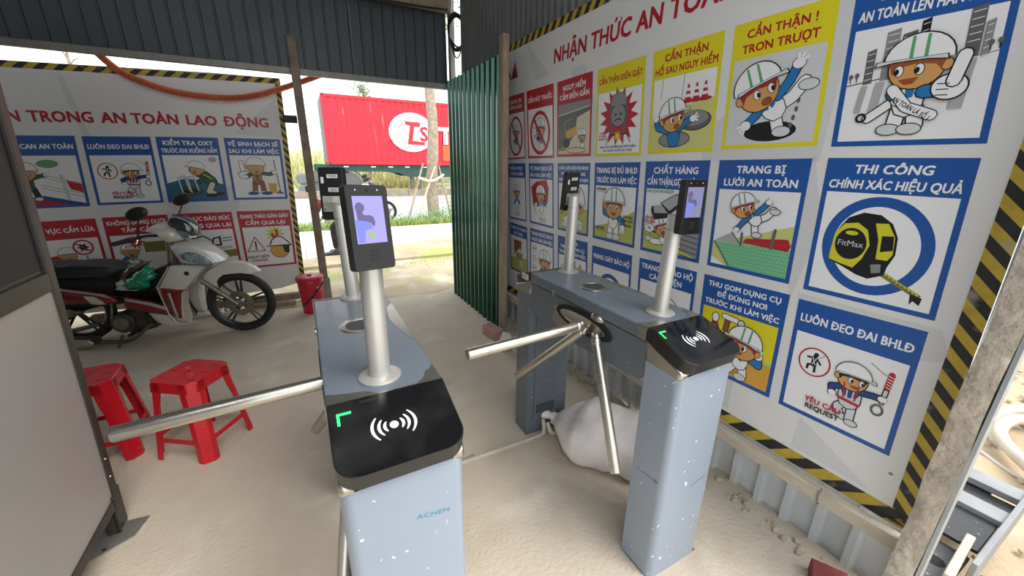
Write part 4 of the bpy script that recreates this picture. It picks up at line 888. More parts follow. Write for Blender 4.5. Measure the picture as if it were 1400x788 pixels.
            ic.build('card_symbol', M['icon_white'], R, smooth=False, weld=False)
            g = MB(); f = lambda x0, y0, x1, y1: g.add([P(x0, y0, h), P(x1, y0, h), P(x1, y1, h), P(x0, y1, h)], [(0, 1, 2, 3)])
            f(.018, .030, .048, .036); f(.018, .036, .0235, .062); g.build('green_light', M['led_green'], R, smooth=False)
            g = MB(); f2 = lambda x0, y0, x1, y1: g.add([P(x0, y0, h), P(x1, y0, h), P(x1, y1, h), P(x0, y1, h)], [(0, 1, 2, 3)])
            f2(.068, .008, .108, .016); g.build('slot_mark', M['trim_black'], R, smooth=False)
    zt = .9818      # film peeled back from the steel of the cover
    for pts in ([(.0, .846), (.115, .846), (.085, .868), (.02, .884), (.0, .892)], [(W_, .846), (.20, .846), (.225, .868), (.238, .90), (.25, .905), (W_, .93)], [(W_, 1.10), (.252, 1.12), (.235, 1.22), (.225, 1.30), (.24, 1.42), (W_, 1.46)], [(.075, 1.225), (.19, 1.225), (.205, 1.27), (.20, 1.32), (.16, 1.355), (.09, 1.35), (.06, 1.30)]):
        MB().prism(pts, zt-.001, zt, 'z').build('bare_steel_patch', M['steel'], t, smooth=False)
    # round direction window in the top
    MB().lathe([(.062, 0), (.062, .0035), (.048, .004), (.047, .002), (.047, .0015), (0, .0015)], (.130, 1.285, .981), (0, 0, 1), 40).build('window_ring', M['steel'], t)
    MB().lathe([(.046, 0), (.046, .002), (0, .003)], (.130, 1.285, .9815), (0, 0, 1), 40).build('round_window', M['grille'], t)
    # hub and the three arms; the axis slopes 45 degrees down to the lane side
    H = Vector(hub); ax = Vector((-.7071, 0, -.7071))
    hb = MB()
    hb.lathe([(.0, -.05), (.034, -.05), (.046, -.02), (.047, -.004), (.038, .006), (.02, .011), (0, .013)], H+Vector((.03, 0, -.008)), ax, 40)
    hb.build('hub_dome', M['steel'], t, ang=30)
    n = 48; lens = lambda ry, rz, x: [(x, 1.19+ry*math.cos(2*PI*i/n), .872+rz*math.sin(2*PI*i/n)) for i in range(n)]
    MB().add(lens(.185, .050, .001)+lens(.180, .047, -.006)+lens(.150, .030, -.007), [(r*n+i, r*n+(i+1) % n, (r+1)*n+(i+1) % n, (r+1)*n+i) for r in (0, 1) for i in range(n)]).build('hub_recess', M['dark_gap'], t)
    MB().add(lens(.150, .030, -.007)+lens(.10, .018, -.0035), [(i, (i+1) % n, n+(i+1) % n, n+i) for i in range(n)]+[tuple(range(n, 2*n))]).build('hub_plate', M['steel'], t)
    for v in ((-.999, -.044, -.011), (-.27, .642, -.717), (-.216, -.579, -.786)):
        v = Vector(v).normalized(); Rm = MB(); c0 = H
        a0, a1 = c0+v*.085, c0+v*(.545 if loc[0] > .5 else .53); Rm.tube([a0, a0+v*.002, a1-v*.003, a1], [.0165, .019, .019, .017], 24)
        A = Rm.build('arm', M['tube_steel'], t, ang=50)
        k = MB(); q = v.to_track_quat('Z', 'Y').to_matrix()
        k.ball(c0+v*.064, (.018, .022, .026), 16, 8, rot=q); k.lathe([(.021, 0), (.022, .004), (.022, .014), (.0195, .018)], c0+v*.072, v, 20)
        k.build('knuckle', M['steel'], A)
        side = ax.cross(v).normalized(); MB().lathe([(.010, 0), (.010, .006), (.006, .008), (0, .008)], c0+v*.062+ax*.016, ax, 8).build('bolt', M['steel'], A)
        MB().lathe([(.0165, 0), (0, .0005)], a1+v*.0003, v, 20).build('end_cap', M['steel'], A)
    return t
tL = turnstile((-.012, 0, 0), 'nearer grey blue tripod turnstile, an arm reaching over the red stools', (.088, 1.10, .906), .942)
tR = turnstile((.970, 0, 0), 'farther right tripod turnstile alongside the big safety board, front leg splashed with paint', (-.012, 1.105, .905))
# faint letters left on the film of the near machine, barcode sticker on the far end of the right one
def flat_text(root, st, P0, ux, uy, h, m, name, bold=0, kx=1):
    vs, fs, wd = text_shape(st, bold); k = h/.728; P0, ux, uy = Vector(P0), Vector(ux), Vector(uy)
    o = MB().add([P0+ux*(u*k*kx)+uy*(v*k)+ux.cross(uy)*(l*.00005) for u, v, l in vs], fs).build(name, m, root, smooth=False, weld=False); PRINT.append(o); return o
c_, s_ = math.cos(-.18), math.sin(-.18)
flat_text(tL, 'ACHEM', (.145, .6893, .735), (c_, 0, s_), (-s_, 0, c_), .013, M['film_print'], 'film_lettering', 0, 1.3)
ar = MB(); X_ = -.0008      # pen arrow on the lane side, pen stroke on the front
ar.add([(X_, .81, .431), (X_, .81, .4335), (X_, .728, .4405), (X_, .728, .438)], [(0, 1, 2, 3)]); ar.add([(X_, .73, .432), (X_, .712, .440), (X_, .73, .447)], [(0, 1, 2)])
ar.build('film_arrow', mat('arrow_ink', (.07, .18, .30), .4), tR, smooth=False, weld=False)['kind'] = 'stuff'
MB().add([(.150, .6892, .379), (.150, .6892, .3815), (.225, .6892, .402), (.225, .6892, .3995)], [(0, 1, 2, 3)]).build('pen_stroke', MATS['arrow_ink'], tR, smooth=False)
st = MB().b2((-.0042, 1.635, .932), (-.0025, 1.70, .962)).build('maker_sticker', M['sticker'], tR)
flat_text(st, 'ZKTeco', (-.0045, 1.695, .942), (0, -1, 0), (0, 0, 1), .012, M['black'], 'lettering', .01, .8)

# ---------------------------------------------------------------- face terminals on poles
mm('device_black', (.010, .010, .010), .35)
mm('glass_black', (.008, .008, .008), .12, spec=.35)
mm('screen', (.18, .16, .43), .3, emit=.42)
mm('screen_dark', (.06, .05, .13), .3, emit=.3)
mm('screen_mid', (.09, .11, .38), .3, emit=.4)
mm('screen_right', (.13, .13, .24), .3, emit=.25)
mm('screen_round', (.16, .26, .12), .3, emit=.25)
mm('lens', (.9, .9, .88), .1, emit=.4)
def terminal(base, top, cx, cz, cy, yaw, pitch, roll, w, h, label, scr, back):
    """pole standing on the turnstile at base; the device front faces local -y"""
    t = thing('face_terminal', label, 'scanner', base)
    bx, by, bz = base; r = .0265
    MB().lathe([(.052, 0), (.052, .004), (.046, .008), (.0285, .010), (.0285, .010)], (0, 0, 0), (0, 0, 1), 36).build('flange', M['pole_alu'], t)
    lean = Vector(((cx-bx)*.6, 0, 0)); zt = top-bz
    MB().tube([(0, 0, .008), lean+Vector((0, 0, zt-.006)), lean+Vector((0, 0, zt))], [r, r, r*.93], 28).build('pole', M['pole_alu'], t, ang=50)
    MB().tube([lean*.86+Vector((0, 0, zt*.86)), lean*.86+Vector((0, 0, zt*.86+.002))], r+.0006, 28).build('pole_joint', M['steel'], t)
    R = (Matrix.Rotation(yaw, 3, 'Z') @ Matrix.Rotation(pitch, 3, 'X') @ Matrix.Rotation(roll, 3, 'Y'))
    D = bpy.data.objects.new('device', None)
    c0 = Vector((cx-bx, cy-by, cz-bz))
    def L(p): return c0+R @ Vector(p)
    th = .026; f = MB(); rr_ = .007; o = []
    for sx, sz, a0 in ((1, 1, 0), (-1, 1, PI/2), (-1, -1, PI), (1, -1, 1.5*PI)):
        for i in range(5):
            a = a0+i*PI/8; o.append((sx*(w/2-rr_)+rr_*math.cos(a), sz*(h/2-rr_)+rr_*math.sin(a)))
    n = len(o)
    def ringed(y0, y1, g0=0, g1=0):
        vs = [L((x*(1-g0), y0, z*(1-g0*.5))) for x, z in o]+[L((x*(1-g1), y1, z*(1-g1*.5))) for x, z in o]
        return vs, [(i, (i+1) % n, n+(i+1) % n, n+i) for i in range(n)]+[tuple(range(n)), tuple(reversed(range(n, 2*n)))]
    vs, fs = ringed(0, th); f.add(vs, fs); dev = f.build('housing', M['device_black'], t, bevel=.0015)
    vs, fs = ringed(-.0012, 0, .02, .01); MB().add(vs, fs).build('front_glass', M['glass_black'], dev, smooth=False)
    def face(x0, z0, x1, z1, y, m, name, par=dev): return MB().add([L((x0, y, z0)), L((x1, y, z0)), L((x1, y, z1)), L((x0, y, z1))], [(0, 1, 2, 3)]).build(name, m, par, smooth=False)
    if scr:
        sc = face(-w*.36, -h*.18, w*.36, h*.37, -.0016, M['screen'] if scr == 1 else M['screen_right'], 'screen')
        ph = MB(); y = -.0019
        P2 = lambda u, v: L((-w*.36+.72*w*u, y, h*.37-.55*h*v))
        def pl(pts, m): ph.add([P2(*p) for p in pts], [tuple(range(len(pts)))], m)
        dk, mdm = M['screen_dark'], M['screen_mid']
        pl([(.05, .22), (.12, .14), (.24, .13), (.36, .2), (.34, .3), (.22, .34), (.08, .32)], dk)
        pl([(.08, .32), (.25, .32), (.32, .4), (.5, .4), (.62, .44), (.66, .56), (.60, .66), (.5, .55), (.3, .52), (.1, .5)], dk)
        pl([(.02, .5), (.3, .5), (.5, .55), (.55, .68), (.3, .72), (.25, .98), (.05, .98)], mdm)
        if scr == 1: ph.add([P2(.5+.11*math.cos(a*PI/8), .82+.075*math.sin(a*PI/8)) for a in range(16)], [tuple(range(16))], M['screen_round'])
        ph.build('screen_picture', None, sc, smooth=False)
        MB().ball(L((0, -.001, h*.44)), (.0045, .002, .0045), 10, 6).build('camera_eye', M['dark_gap'], dev)
        for sx in (-.26, .26): MB().ball(L((w*sx, -.0012, h*.44)), .0014, 8, 5).build('indicator', M['lens'], dev)
        fp = MB()
        for k in range(5): fp.add([L((-w*.10, -.0016, -h*(.26+.03*k))), L((w*.12, -.0016, -h*(.26+.03*k))), L((w*.12, -.0016, -h*(.275+.03*k))), L((-w*.10, -.0016, -h*(.275+.03*k)))], [(0, 1, 2, 3)])
        fp.build('speaker_slots', M['dark_gap'], dev, smooth=False)
        MB().b2((-.03, -.0, -.004), (.03, .02, .004)).build('rear_bracket', M['pole_alu'], dev).matrix_basis = Matrix.Translation(c0) @ R.to_4x4() @ Matrix.Translation((0, th, -h*.3))
    if back:   # labels and mounting bracket on the rear side
        ro = lambda x0, z0, x1, z1, m, nm: face(x0, z0, x1, z1, th+.0012, m, nm)
        def lab(x0, z0, x1, z1, st):
            o = ro(x0, z0, x1, z1, M['sticker'], 'label')
            if st:      # print too small to read: thin dark rules
                bb = MB()
                for q in range(st): zz = z0+(z1-z0)*(.72-.22*q); xa, xb = x0+(x1-x0)*.1, x0+(x1-x0)*(.9-.12*(q % 2)); bb.add([L((xa, th+.0015, zz)), L((xb, th+.0015, zz)), L((xb, th+.0015, zz-(z1-z0)*.1)), L((xa, th+.0015, zz-(z1-z0)*.1))], [(0, 1, 2, 3)])
                bb.build('fine_print', M['device_black'], o, smooth=False, weld=False)['kind'] = 'stuff'
        lab(-w*.30, h*.30, w*.14, h*.37, 2); lab(-w*.30, h*.04, w*.12, h*.12, 3); lab(w*.28, h*.20, w*.40, h*.32, None)
        bk = MB(); cc_ = lambda p: L(p)
        vs = [L((x, y, z)) for x in (-.0, .036) for y in (th, th+.004) for z in (-h*.36, -h*.02)]
        bk.add([L((x, y, z)) for x in (-.036, .036) for y in (th+.001, th+.004) for z in (-h*.34, -h*.04)], [(0, 1, 3, 2), (4, 6, 7, 5), (0, 4, 5, 1), (2, 3, 7, 6), (0, 2, 6, 4), (1, 5, 7, 3)])
        bk.add([L((x, y, z)) for x in (-.018, .018) for y in (th+.004, th+.03) for z in (-h*.16, -h*.04)], [(0, 1, 3, 2), (4, 6, 7, 5), (0, 4, 5, 1), (2, 3, 7, 6), (0, 2, 6, 4), (1, 5, 7, 3)])
        bk.build('bracket', M['pole_alu'], dev)
        MB().ball(L((.03, th+.004, -h*.08)), .003, 8, 5).ball(L((.03, th+.004, -h*.30)), .003, 8, 5).build('bracket_bolt', M['black'], dev)
    return t
terminal((.117, .924, .9815), 1.325, .123, 1.365, .875, .329, -.172, .047, .094, .180, 'face scanner with lit violet screen on the near turnstile, closest to the camera', 1, False)
terminal((1.117, .927, .9815), 1.34, 1.139, 1.369, .87, -.18, -.009, -.003, .089, .178, 'face scanner with violet screen seen from the side, front of the right turnstile', 2, False)
terminal((.133, 1.600, .9815), 1.345, .116, 1.382, 1.64, -.595+PI, .076, .014, .095, .190, 'black face scanner turned away, on the far end of the near turnstile', 0, True)
terminal((1.147, 1.545, .9815), 1.355, 1.160, 1.376, 1.60, .17+PI, -.106, .017, .090, .180, 'black face scanner turned away before the blue panels, far end of the right turnstile', 0, True)
for o in PRINT: o.visible_shadow = True

# ---------------------------------------------------------------- motorbike
mm('bike_white', (.62, .60, .54), .22, coat=.6)
mm('bike_red', (.20, .008, .012), .22, coat=.6)
mm('bike_black', (.014, .014, .015), .42)
mm('seat_vinyl', (.020, .022, .026), .42, bump=.2, bscale=180)
mm('rubber', (.022, .021, .020), .75, bump=.3, bscale=90)
mm('rim_black', (.02, .02, .02), .35)
mm('engine_grey', (.10, .095, .085), .5, metal=.5, var=.3, vscale=20)
mm('dull_steel', (.27, .25, .22), .42, metal=.8, var=.2, vscale=20)
mm('chrome', (.65, .64, .60), .16, metal=1)
mm('lamp_glass', (.25, .34, .38), .08, metal=.2, var=.6, vscale=30, coat=1)
mm('smoke_visor', (.03, .04, .045), .12, coat=1)
mm('silver_stripe', (.50, .48, .44), .3, metal=.4)
_P0 = Vector((-.6, 4.07, 0)); _E = Vector((.966, -.26, 0)); _N = Vector((.26, .966, 0))
def bk(x, y):
    d = ray(x, y); t = (_N.dot(_P0-CAM))/(_N.dot(d)); q = CAM+d*t; return ((q-_P0).dot(_E), q.z)
c8 = lambda L: [bk(160+x/3.942, 270+y/3.942) for x, y in L]
s1 = lambda L: [bk(80+x/8.75, 340+y/8.75) for x, y in L]
s2 = lambda L: [bk(80+x/8.75, 400+y/8.75) for x, y in L]
f1 = lambda L: [bk(230+x/8.75, 340+y/8.75) for x, y in L]
def wheel(root, s, name, disc=True, tw=.042):
    R = .276; b = MB(); prof = []
    for i in range(9):
        a = -PI/2+PI*i/8; prof.append((R-.030+.030*math.cos(a), tw*math.sin(a)))
    n = 48; vs = []; prof = [(R-.052, -tw*.6)]+prof+[(R-.052, tw*.6)]
    for i in range(n):
        t = 2*PI*i/n
        for r, h in prof: vs.append((s+r*math.cos(t), h, .276+r*math.sin(t)))
    k = len(prof); b.add(vs, [(i*k+j, ((i+1) % n)*k+j, ((i+1) % n)*k+(j+1) % k, i*k+(j+1) % k) for i in range(n) for j in range(k)])
    ty = b.build('tyre', M['rubber'], root, ang=60)
    b = MB(); b.lathe([(.224, -.028), (.226, -.026), (.214, -.012), (.214, .012), (.226, .026), (.224, .028), (.205, .012), (.205, -.012), (.224, -.028)], (s, 0, .276), (0, 1, 0), 48)
    rim = b.build('rim', M['rim_black'], ty)
    for q in range(5):
        sp_ = MB()
        for dq in (-.10, .10):
            a = 2*PI*q/5+.3; p0 = Vector((s+.04*math.cos(a+dq*2), 0, .276+.04*math.sin(a+dq*2))); p1 = Vector((s+.21*math.cos(a+dq), 0, .276+.21*math.sin(a+dq)))
            sp_.tube([p0, p1], [.012, .008], 6)
        sp_.build('spoke', M['rim_black'], ty)
    MB().lathe([(.0, -.06), (.035, -.06), (.04, -.03), (.04, .03), (.035, .06), (0, .06)], (s, 0, .276), (0, 1, 0), 20).build('hub', M['dull_steel'], ty)
    if disc: MB().lathe([(.06, -.042), (.11, -.042), (.11, -.038), (.06, -.038), (.06, -.042)], (s, 0, .276), (0, 1, 0), 32).build('brake_disc', M['dull_steel'], ty)
def motorbike(loc, rz, label, white=False, group=None):
    t = thing('motorbike', label, 'motorbike', loc, rz, group)
    W, B, Rd = M['bike_white'], M['bike_black'], (M['bike_white'] if white else M['bike_red'])
    wheel(t, 0, 'front'); wheel(t, -1.24, 'rear', False, .05)
    MB().pillow(c8([(455, 462), (470, 420), (500, 385), (560, 350), (640, 338), (700, 350), (745, 372), (772, 394), (760, 404), (700, 396), (640, 400), (585, 408), (556, 430), (545, 452), (555, 485), (500, 480)]), 0, .062, .82).build('front_fender', W, t, ang=70)
    MB().pillow(c8([(180, 165), (210, 145), (245, 135), (300, 148), (350, 165), (392, 205), (370, 225), (330, 240), (290, 222), (250, 182)]), 0, .13, .7).build('handlebar_cowl', W, t, ang=70)
    MB().pillow(c8([(285, 120), (310, 95), (345, 98), (395, 120), (435, 160), (443, 200), (420, 214), (380, 208), (340, 165), (290, 140)]), 0, .075, .8).build('visor', M['smoke_visor'], t, ang=70)
    MB().pillow(c8([(338, 165), (378, 172), (425, 195), (435, 210), (400, 214), (370, 208)]), 0, .095, .8).build('headlight', M['lamp_glass'], t, ang=70)
    MB().pillow(c8([(318, 245), (340, 232), (390, 235), (450, 248), (500, 270), (545, 300), (578, 338), (530, 348), (460, 350), (400, 345), (360, 310), (335, 275)]), 0, .15, .72).build('front_cowl', W, t, ang=70)
    for s in (-1, 1):
        MB().pillow(c8([(378, 286), (430, 272), (480, 278), (530, 303), (566, 335), (500, 337), (440, 330), (396, 312)]), s*.132, .028, .8).build('turn_light', M['lamp_glass'], t, ang=70)
        MB().pillow(c8([(345, 345), (440, 345), (520, 350), (480, 400), (450, 440), (418, 470), (418, 560), (440, 640), (395, 640), (352, 605), (330, 545), (282, 455), (298, 430)]), s*.13, .05, .86).build('leg_shield', W, t, ang=70)
        MB().pillow(c8([(300, 455), (330, 455), (385, 462), (428, 462), (412, 480), (410, 560), (415, 615), (385, 612), (350, 590), (325, 520)]), s*.165, .022, .9).build('shield_stripe', Rd, t, ang=70)
        MB().pillow(c8([(340, 480), (352, 478), (400, 605), (385, 608)]), s*.183, .006, .9).build('shield_line', M['silver_stripe'], t, ang=70)
        MB().tube([(q[0], s*.178, q[1]) for q in c8([(345, 347), (300, 425), (285, 452), (310, 510), (348, 595), (385, 632)])], .006, 6).build('silver_edge', M['silver_stripe'], t)
        MB().lathe([(.0, 0), (.018, 0), (.018, .006), (0, .008)], (bk(271, 366.5)[0], s*.18, bk(271, 366.5)[1]), (0, s, 0), 14).build('vent_plug', B, t)
        MB().pillow(c8([(104, 508), (130, 510), (240, 532), (330, 556), (370, 598), (330, 598), (220, 585), (106, 562)]), s*.14, .03, .85).build('lower_fairing', Rd, t, ang=70)
        MB().pillow(c8([(120, 512), (240, 530), (335, 556), (360, 580), (240, 545), (118, 522)]), s*.168, .008, .9).build('fairing_line', M['silver_stripe'], t, ang=70)
        MB().pillow(c8([(215, 588), (330, 600), (400, 638), (460, 642), (522, 650), (440, 664), (380, 672), (320, 668), (262, 640), (240, 620)]), s*.11, .035, .8).build('belly_panel', W, t, ang=70)
        MB().pillow(s1([(-150, 380), (0, 405), (200, 418), (360, 440), (560, 465), (700, 488), (800, 530), (862, 572), (790, 600), (540, 592), (400, 600), (200, 605), (30, 600), (-150, 560)]), s*.12, .035, .85).build('side_panel', Rd, t, ang=70)
        MB().pillow(s1([(-150, 372), (0, 398), (200, 412), (360, 436), (560, 461), (710, 484), (800, 526), (700, 500), (540, 478), (340, 456), (180, 432), (0, 420), (-150, 396)]), s*.152, .008, .9).build('side_stripe', M['silver_stripe'], t, ang=70)
        MB().pillow(s1([(470, 500), (600, 510), (690, 560), (730, 594), (640, 600), (560, 588)]), s*.154, .006, .9).build('side_flash', W, t, ang=70)
    MB().pillow(s1([(-350, 230), (-200, 165), (0, 160), (160, 168), (300, 150), (420, 148), (560, 150), (700, 165), (790, 195), (840, 225), (800, 290), (700, 330), (560, 310), (300, 320), (0, 330), (-300, 350)]), 0, .125, .82).build('seat', M['seat_vinyl'], t, ang=70)
    MB().pillow(s1([(-200, 320), (300, 310), (800, 260), (770, 440), (800, 520), (1100, 560), (1350, 620), (1300, 700), (900, 620), (600, 660), (300, 680), (-200, 640)]), 0, .10, .9).build('body_frame', B, t, ang=70)
    MB().pillow(c8([(60, 420), (110, 430), (290, 350), (330, 360), (300, 470), (420, 640), (330, 620), (100, 520)]), 0, .085, .9).build('inner_cover', B, t, ang=70)
    # fork, steering head, handlebar with grips and levers
    for s in (-1, 1):
        a, b_ = c8([(500, 470)])[0], (0, .276); MB().tube([(a[0]-.02, s*.075, a[1]+.06), (b_[0], s*.075, b_[1]+.0)], [.018, .024], 12).build('fork_leg', M['dull_steel'], t)
    h0, h1, gp0, gp1 = c8([(290, 330), (255, 190), (185, 190), (82, 215)]); hz = h1[1]-.02
    MB().tube([(h0[0], 0, h0[1]-.05), (h1[0]+.03, 0, hz)], .03, 12).build('steering_stem', M['dull_steel'], t)
    for s in (-1, 1):
        hb = MB().tube(ccurve([(h1[0]+.02, s*.03, hz), (h1[0]-.04, s*.16, hz+.02), (h1[0]-.10, s*.24, hz+.01)], 5), .011, 8).build('handlebar', B, t)
        MB().tube([(h1[0]-.10, s*.24, hz+.01), (h1[0]-.145, s*.355, hz-.005)], [.018, .017], 12).build('grip', M['rubber'], t)
        MB().tube(ccurve([(h1[0]-.06, s*.23, hz), (h1[0]-.05, s*.28, hz-.02), (h1[0]-.09, s*.35, hz-.03)], 5), .006, 6).build('brake_lever', M['chrome'], t)
        mz = 1.105 if s < 0 else 1.16; mp = (h1[0]+.02 if s < 0 else h1[0]+.03, s*.30, mz)
        mr = MB().pillow([(mp[0]+.075*math.cos(a), mz+.05*math.sin(a)+.02*math.cos(a)) for a in [2*PI*i/16 for i in range(16)]], mp[1], .022, .7).build('mirror', B, t, ang=70)
        MB().tube(ccurve([(h1[0]-.05, s*.22, hz+.01), (h1[0]-.03, s*.26, hz+.08), (mp[0], s*.29, mz-.04)], 5), .006, 6).build('mirror_stalk', B, mr)
    # engine, exhaust, stand, pegs
    (ex, ez), (er, _) = c8([(88, 662)])[0], c8([(150, 662)])[0]; R_ = abs(er-ex)
    en = MB(); en.lathe([(R_*1.0, -.13), (R_*1.05, -.10), (R_*1.05, .10), (R_, .12)], (ex, 0, ez+.02), (0, 1, 0), 28); en.prism(c8([(90, 600), (230, 590), (262, 620), (250, 680), (110, 720)]), -.085, .085)
    en_ = en.build('engine', M['engine_grey'], t, bevel=.006)
    MB().lathe([(R_*.7, 0), (R_*.66, .012), (R_*.3, .018), (0, .018)], (ex, -.13, ez+.02), (0, -1, 0), 24).build('engine_cover', M['dull_steel'], en_)
    for i in range(5):
        q = c8([(180+i*14, 596), (180+i*14, 660)]); MB().b2((q[0][0]-.004, -.095, q[1][1]), (q[0][0]+.004, .095, q[0][1])).build('cooling_fin', M['engine_grey'], en_)
    p = s2([(1240, 310), (1170, 350), (1050, 460), (900, 520), (650, 520), (300, 540), (-100, 520)])
    MB().tube(ccurve([(x, -.12, z) for x, z in p], 5), .016, 10).build('exhaust_pipe', M['dull_steel'], t)
    p = s2([(640, 490), (300, 520), (-150, 500)]); ex_ = MB().tube([(x, -.145, z+.01) for x, z in p], [.03, .045, .045], 16).build('muffler', M['engine_grey'], t)
    MB().pillow(s2([(215, 455), (260, 440), (420, 446), (600, 450), (652, 500), (600, 545), (420, 555), (295, 552)]), -.20, .012, .9).build('heat_shield', M['chrome'], ex_, ang=60)
    p = s2([(620, 320), (300, 400), (150, 420)]); MB().tube([(x, -.11, z) for x, z in p], .018, 8).build('swing_arm', M['dull_steel'], t)
    p = s2([(740, 80), (745, 200), (740, 345)]); MB().tube([(x, -.10, z) for x, z in p], .010, 8).build('shock_rod', M['dull_steel'], t)
    p = s2([(100, 150), (170, 220), (120, 290), (180, 390)]); MB().tube(ccurve([(x, -.14, z) for x, z in p], 5), .013, 8).build('rear_peg_bracket', M['chrome'], t)
    p = s2([(230, 170), (240, 230), (170, 320)]); MB().tube(ccurve([(x, -.14, z) for x, z in p], 5), .013, 8).build('rear_peg_bracket', M['chrome'], t)
    st = s2([(880, 500), (1030, 560)]); MB().tube([(st[0][0], -.10, st[0][1]+.03), (st[0][0]+.03, -.22, .008)], .011, 8).build('side_stand', M['dull_steel'], t)
    MB().tube([(ex+.08, -.21, ez-.06), (ex+.08, .21, ez-.06)], .014, 10).build('footrest', M['rubber'], t)
    MB().pillow([(-1.62, .42), (-1.66, .60), (-1.60, .66), (-1.45, .62), (-1.45, .5)], 0, .07, .8).build('tail_light', M['bike_red'], t, ang=70)
    MB().pillow([(-1.60, .30), (-1.50, .56), (-1.30, .58), (-1.05, .56), (-1.05, .60), (-1.45, .64), (-1.62, .50)], 0, .06, .85).build('rear_fender', B, t, ang=70)
    return t
motorbike((-.6, 4.07, 0), -math.atan2(.26, .966), 'white, red and black motorbike parked before the left safety board')
motorbike((1.93, 10.72, -.02), -.04, 'white motorbike parked at the far roadside, mostly hidden behind the near scanner', True)

# bags on the motorbike
mm('green_plastic', (.005, .26, .14), .25, var=.35, vscale=14, coat=.5, bump=.5, bscale=20)
mm('brown_plastic', (.05, .04, .03), .28, var=.7, vscale=16, col2=(.16, .11, .08), coat=.5, bump=.6, bscale=25)
def wpt(s, lat, z): q = _P0+_E*s+_N*lat; return Vector((q.x, q.y, z))
def crumpled(pts, lat, hw, seed, m, name, label, amp=.012):
    r = random.Random(seed); b = MB(); N = len(pts); P = []
    for i in range(N):   # refine outline
        a, c = pts[i], pts[(i+1) % N]
        for k in range(3):
            t = k/3; P.append((a[0]*(1-t)+c[0]*t+r.uniform(-amp, amp)*.4, a[1]*(1-t)+c[1]*t+r.uniform(-amp, amp)*.4))
    cx = sum(p[0] for p in P)/len(P); cz = sum(p[1] for p in P)/len(P); n = len(P); rows = 9; vs = []
    for k in range(rows):
        t = -1+2*k/(rows-1); g = math.sqrt(max(0.0, 1-t*t))*.75+.25*(1-abs(t)) if abs(t) < 1 else .05
        for i, p in enumerate(P):
            f = g*(1+.10*math.sin(i*1.9+k*.8)); u = cx+(p[0]-cx)*f; v = cz+(p[1]-cz)*f
            vs.append(wpt(u, lat+t*hw+r.uniform(-amp, amp)*.5, v))
    b.add(vs, [(k*n+i, k*n+(i+1) % n, (k+1)*n+(i+1) % n, (k+1)*n+i) for k in range(rows-1) for i in range(n)]+[tuple(range(n)), tuple((rows-1)*n+i for i in range(n))])
    o = b.build(name, m, None, ang=80); tag(o, label, 'bag'); return o
crumpled(c8([(88, 448), (110, 415), (150, 385), (210, 345), (245, 358), (266, 388), (262, 412), (232, 428), (226, 470), (170, 474), (110, 466)]), -.13, .06, 4, M['green_plastic'], 'plastic_bag', 'shiny green plastic bag hanging on the near motorbike before the seat')
crumpled(c8([(55, 425), (70, 385), (100, 350), (160, 328), (215, 328), (205, 350), (160, 385), (110, 410), (85, 440)]), -.08, .07, 5, M['brown_plastic'], 'folded_raincoat', 'dark crumpled brown raincoat stuffed between seat and handlebar of the motorbike')
wb_ = c8([(38, 478), (45, 440), (70, 425), (100, 430), (165, 470), (155, 482), (90, 486)])
crumpled(wb_, -.10, .035, 6, M['sticker'], 'paper_bag', 'white and red paper packet under the green bag on the motorbike', .006)

# ---------------------------------------------------------------- glazed booth on the left
mm('booth_frame', (.06, .055, .05), .42, metal=.5, var=.15, vscale=10)
mm('booth_panel', (.36, .355, .34), .28, var=.03, vscale=1.2, col2=(.40, .36, .355))
mm('booth_glass', (.75, .8, .8), .05, trans=1.0, ior=1.45)
mm('booth_dark', (.02, .02, .02), .6)
tb = thing('booth', 'guard booth with bronze frame, pale grey lower panel and glazed window at the left edge', 'booth', (-.85, 1.95, 0))
X = -.85
MB().b2((X-.045, 1.915, .16), (X, 1.96, 2.75)).build('corner_post', M['booth_frame'], tb, bevel=.003)
MB().b2((X-.014, 1.90, .0), (X-.006, 1.985, .17)).b2((X-.045, 1.90, .0), (X, 1.906, .17)).build('foot_bracket', M['booth_frame'], tb)
MB().prism([(-.925, 1.79), (-.80, 1.86), (-.775, 1.955), (-.93, 1.97)], 0, .006, 'z').build('foot_plate', M['grey_steel'], tb)
MB().lathe([(.007, 0), (.007, .002), (0, .002)], (-.885, 1.83, .006), (0, 0, 1), 10).build('bolt_hole', M['black'], tb)
for z in (.25, .33): MB().lathe([(.005, 0), (.004, .003), (0, .004)], (X, 1.93, z), (1, 0, 0), 8).build('rivet', M['chrome'], tb)
MB().b2((X-.03, -1.2, .155), (X-.006, 1.915, 1.04)).build('lower_panel', M['booth_panel'], tb)
MB().b2((X-.045, -1.2, .115), (X, 1.915, .155)).build('bottom_rail', M['booth_frame'], tb, bevel=.002)
MB().b2((X-.045, -1.2, 1.035), (X, 1.915, 1.10)).build('middle_rail', M['booth_frame'], tb, bevel=.002)
MB().b2((X-.05, -1.2, 1.10), (X-.012, 1.915, 1.112)).build('window_sill', M['booth_frame'], tb)
MB().b2((X-.045, -1.2, 2.6), (X, 1.915, 2.75)).build('top_rail', M['booth_frame'], tb)
MB().b2((X-.032, 1.66, 1.112), (X-.012, 1.915, 2.6)).build('window_stile', M['booth_dark'], tb)
MB().b2((X-.058, 1.60, 1.112), (X-.03, 1.68, 2.6)).build('sash_stile', M['booth_frame'], tb, bevel=.002)
MB().b2((X-.058, -.2, 1.112), (X-.03, 1.72, 1.20)).build('sash_rail', M['booth_frame'], tb, bevel=.002)
MB().b2((X-.046, -.2, 1.20), (X-.042, 1.72, 2.6)).build('window_pane', M['booth_glass'], tb)
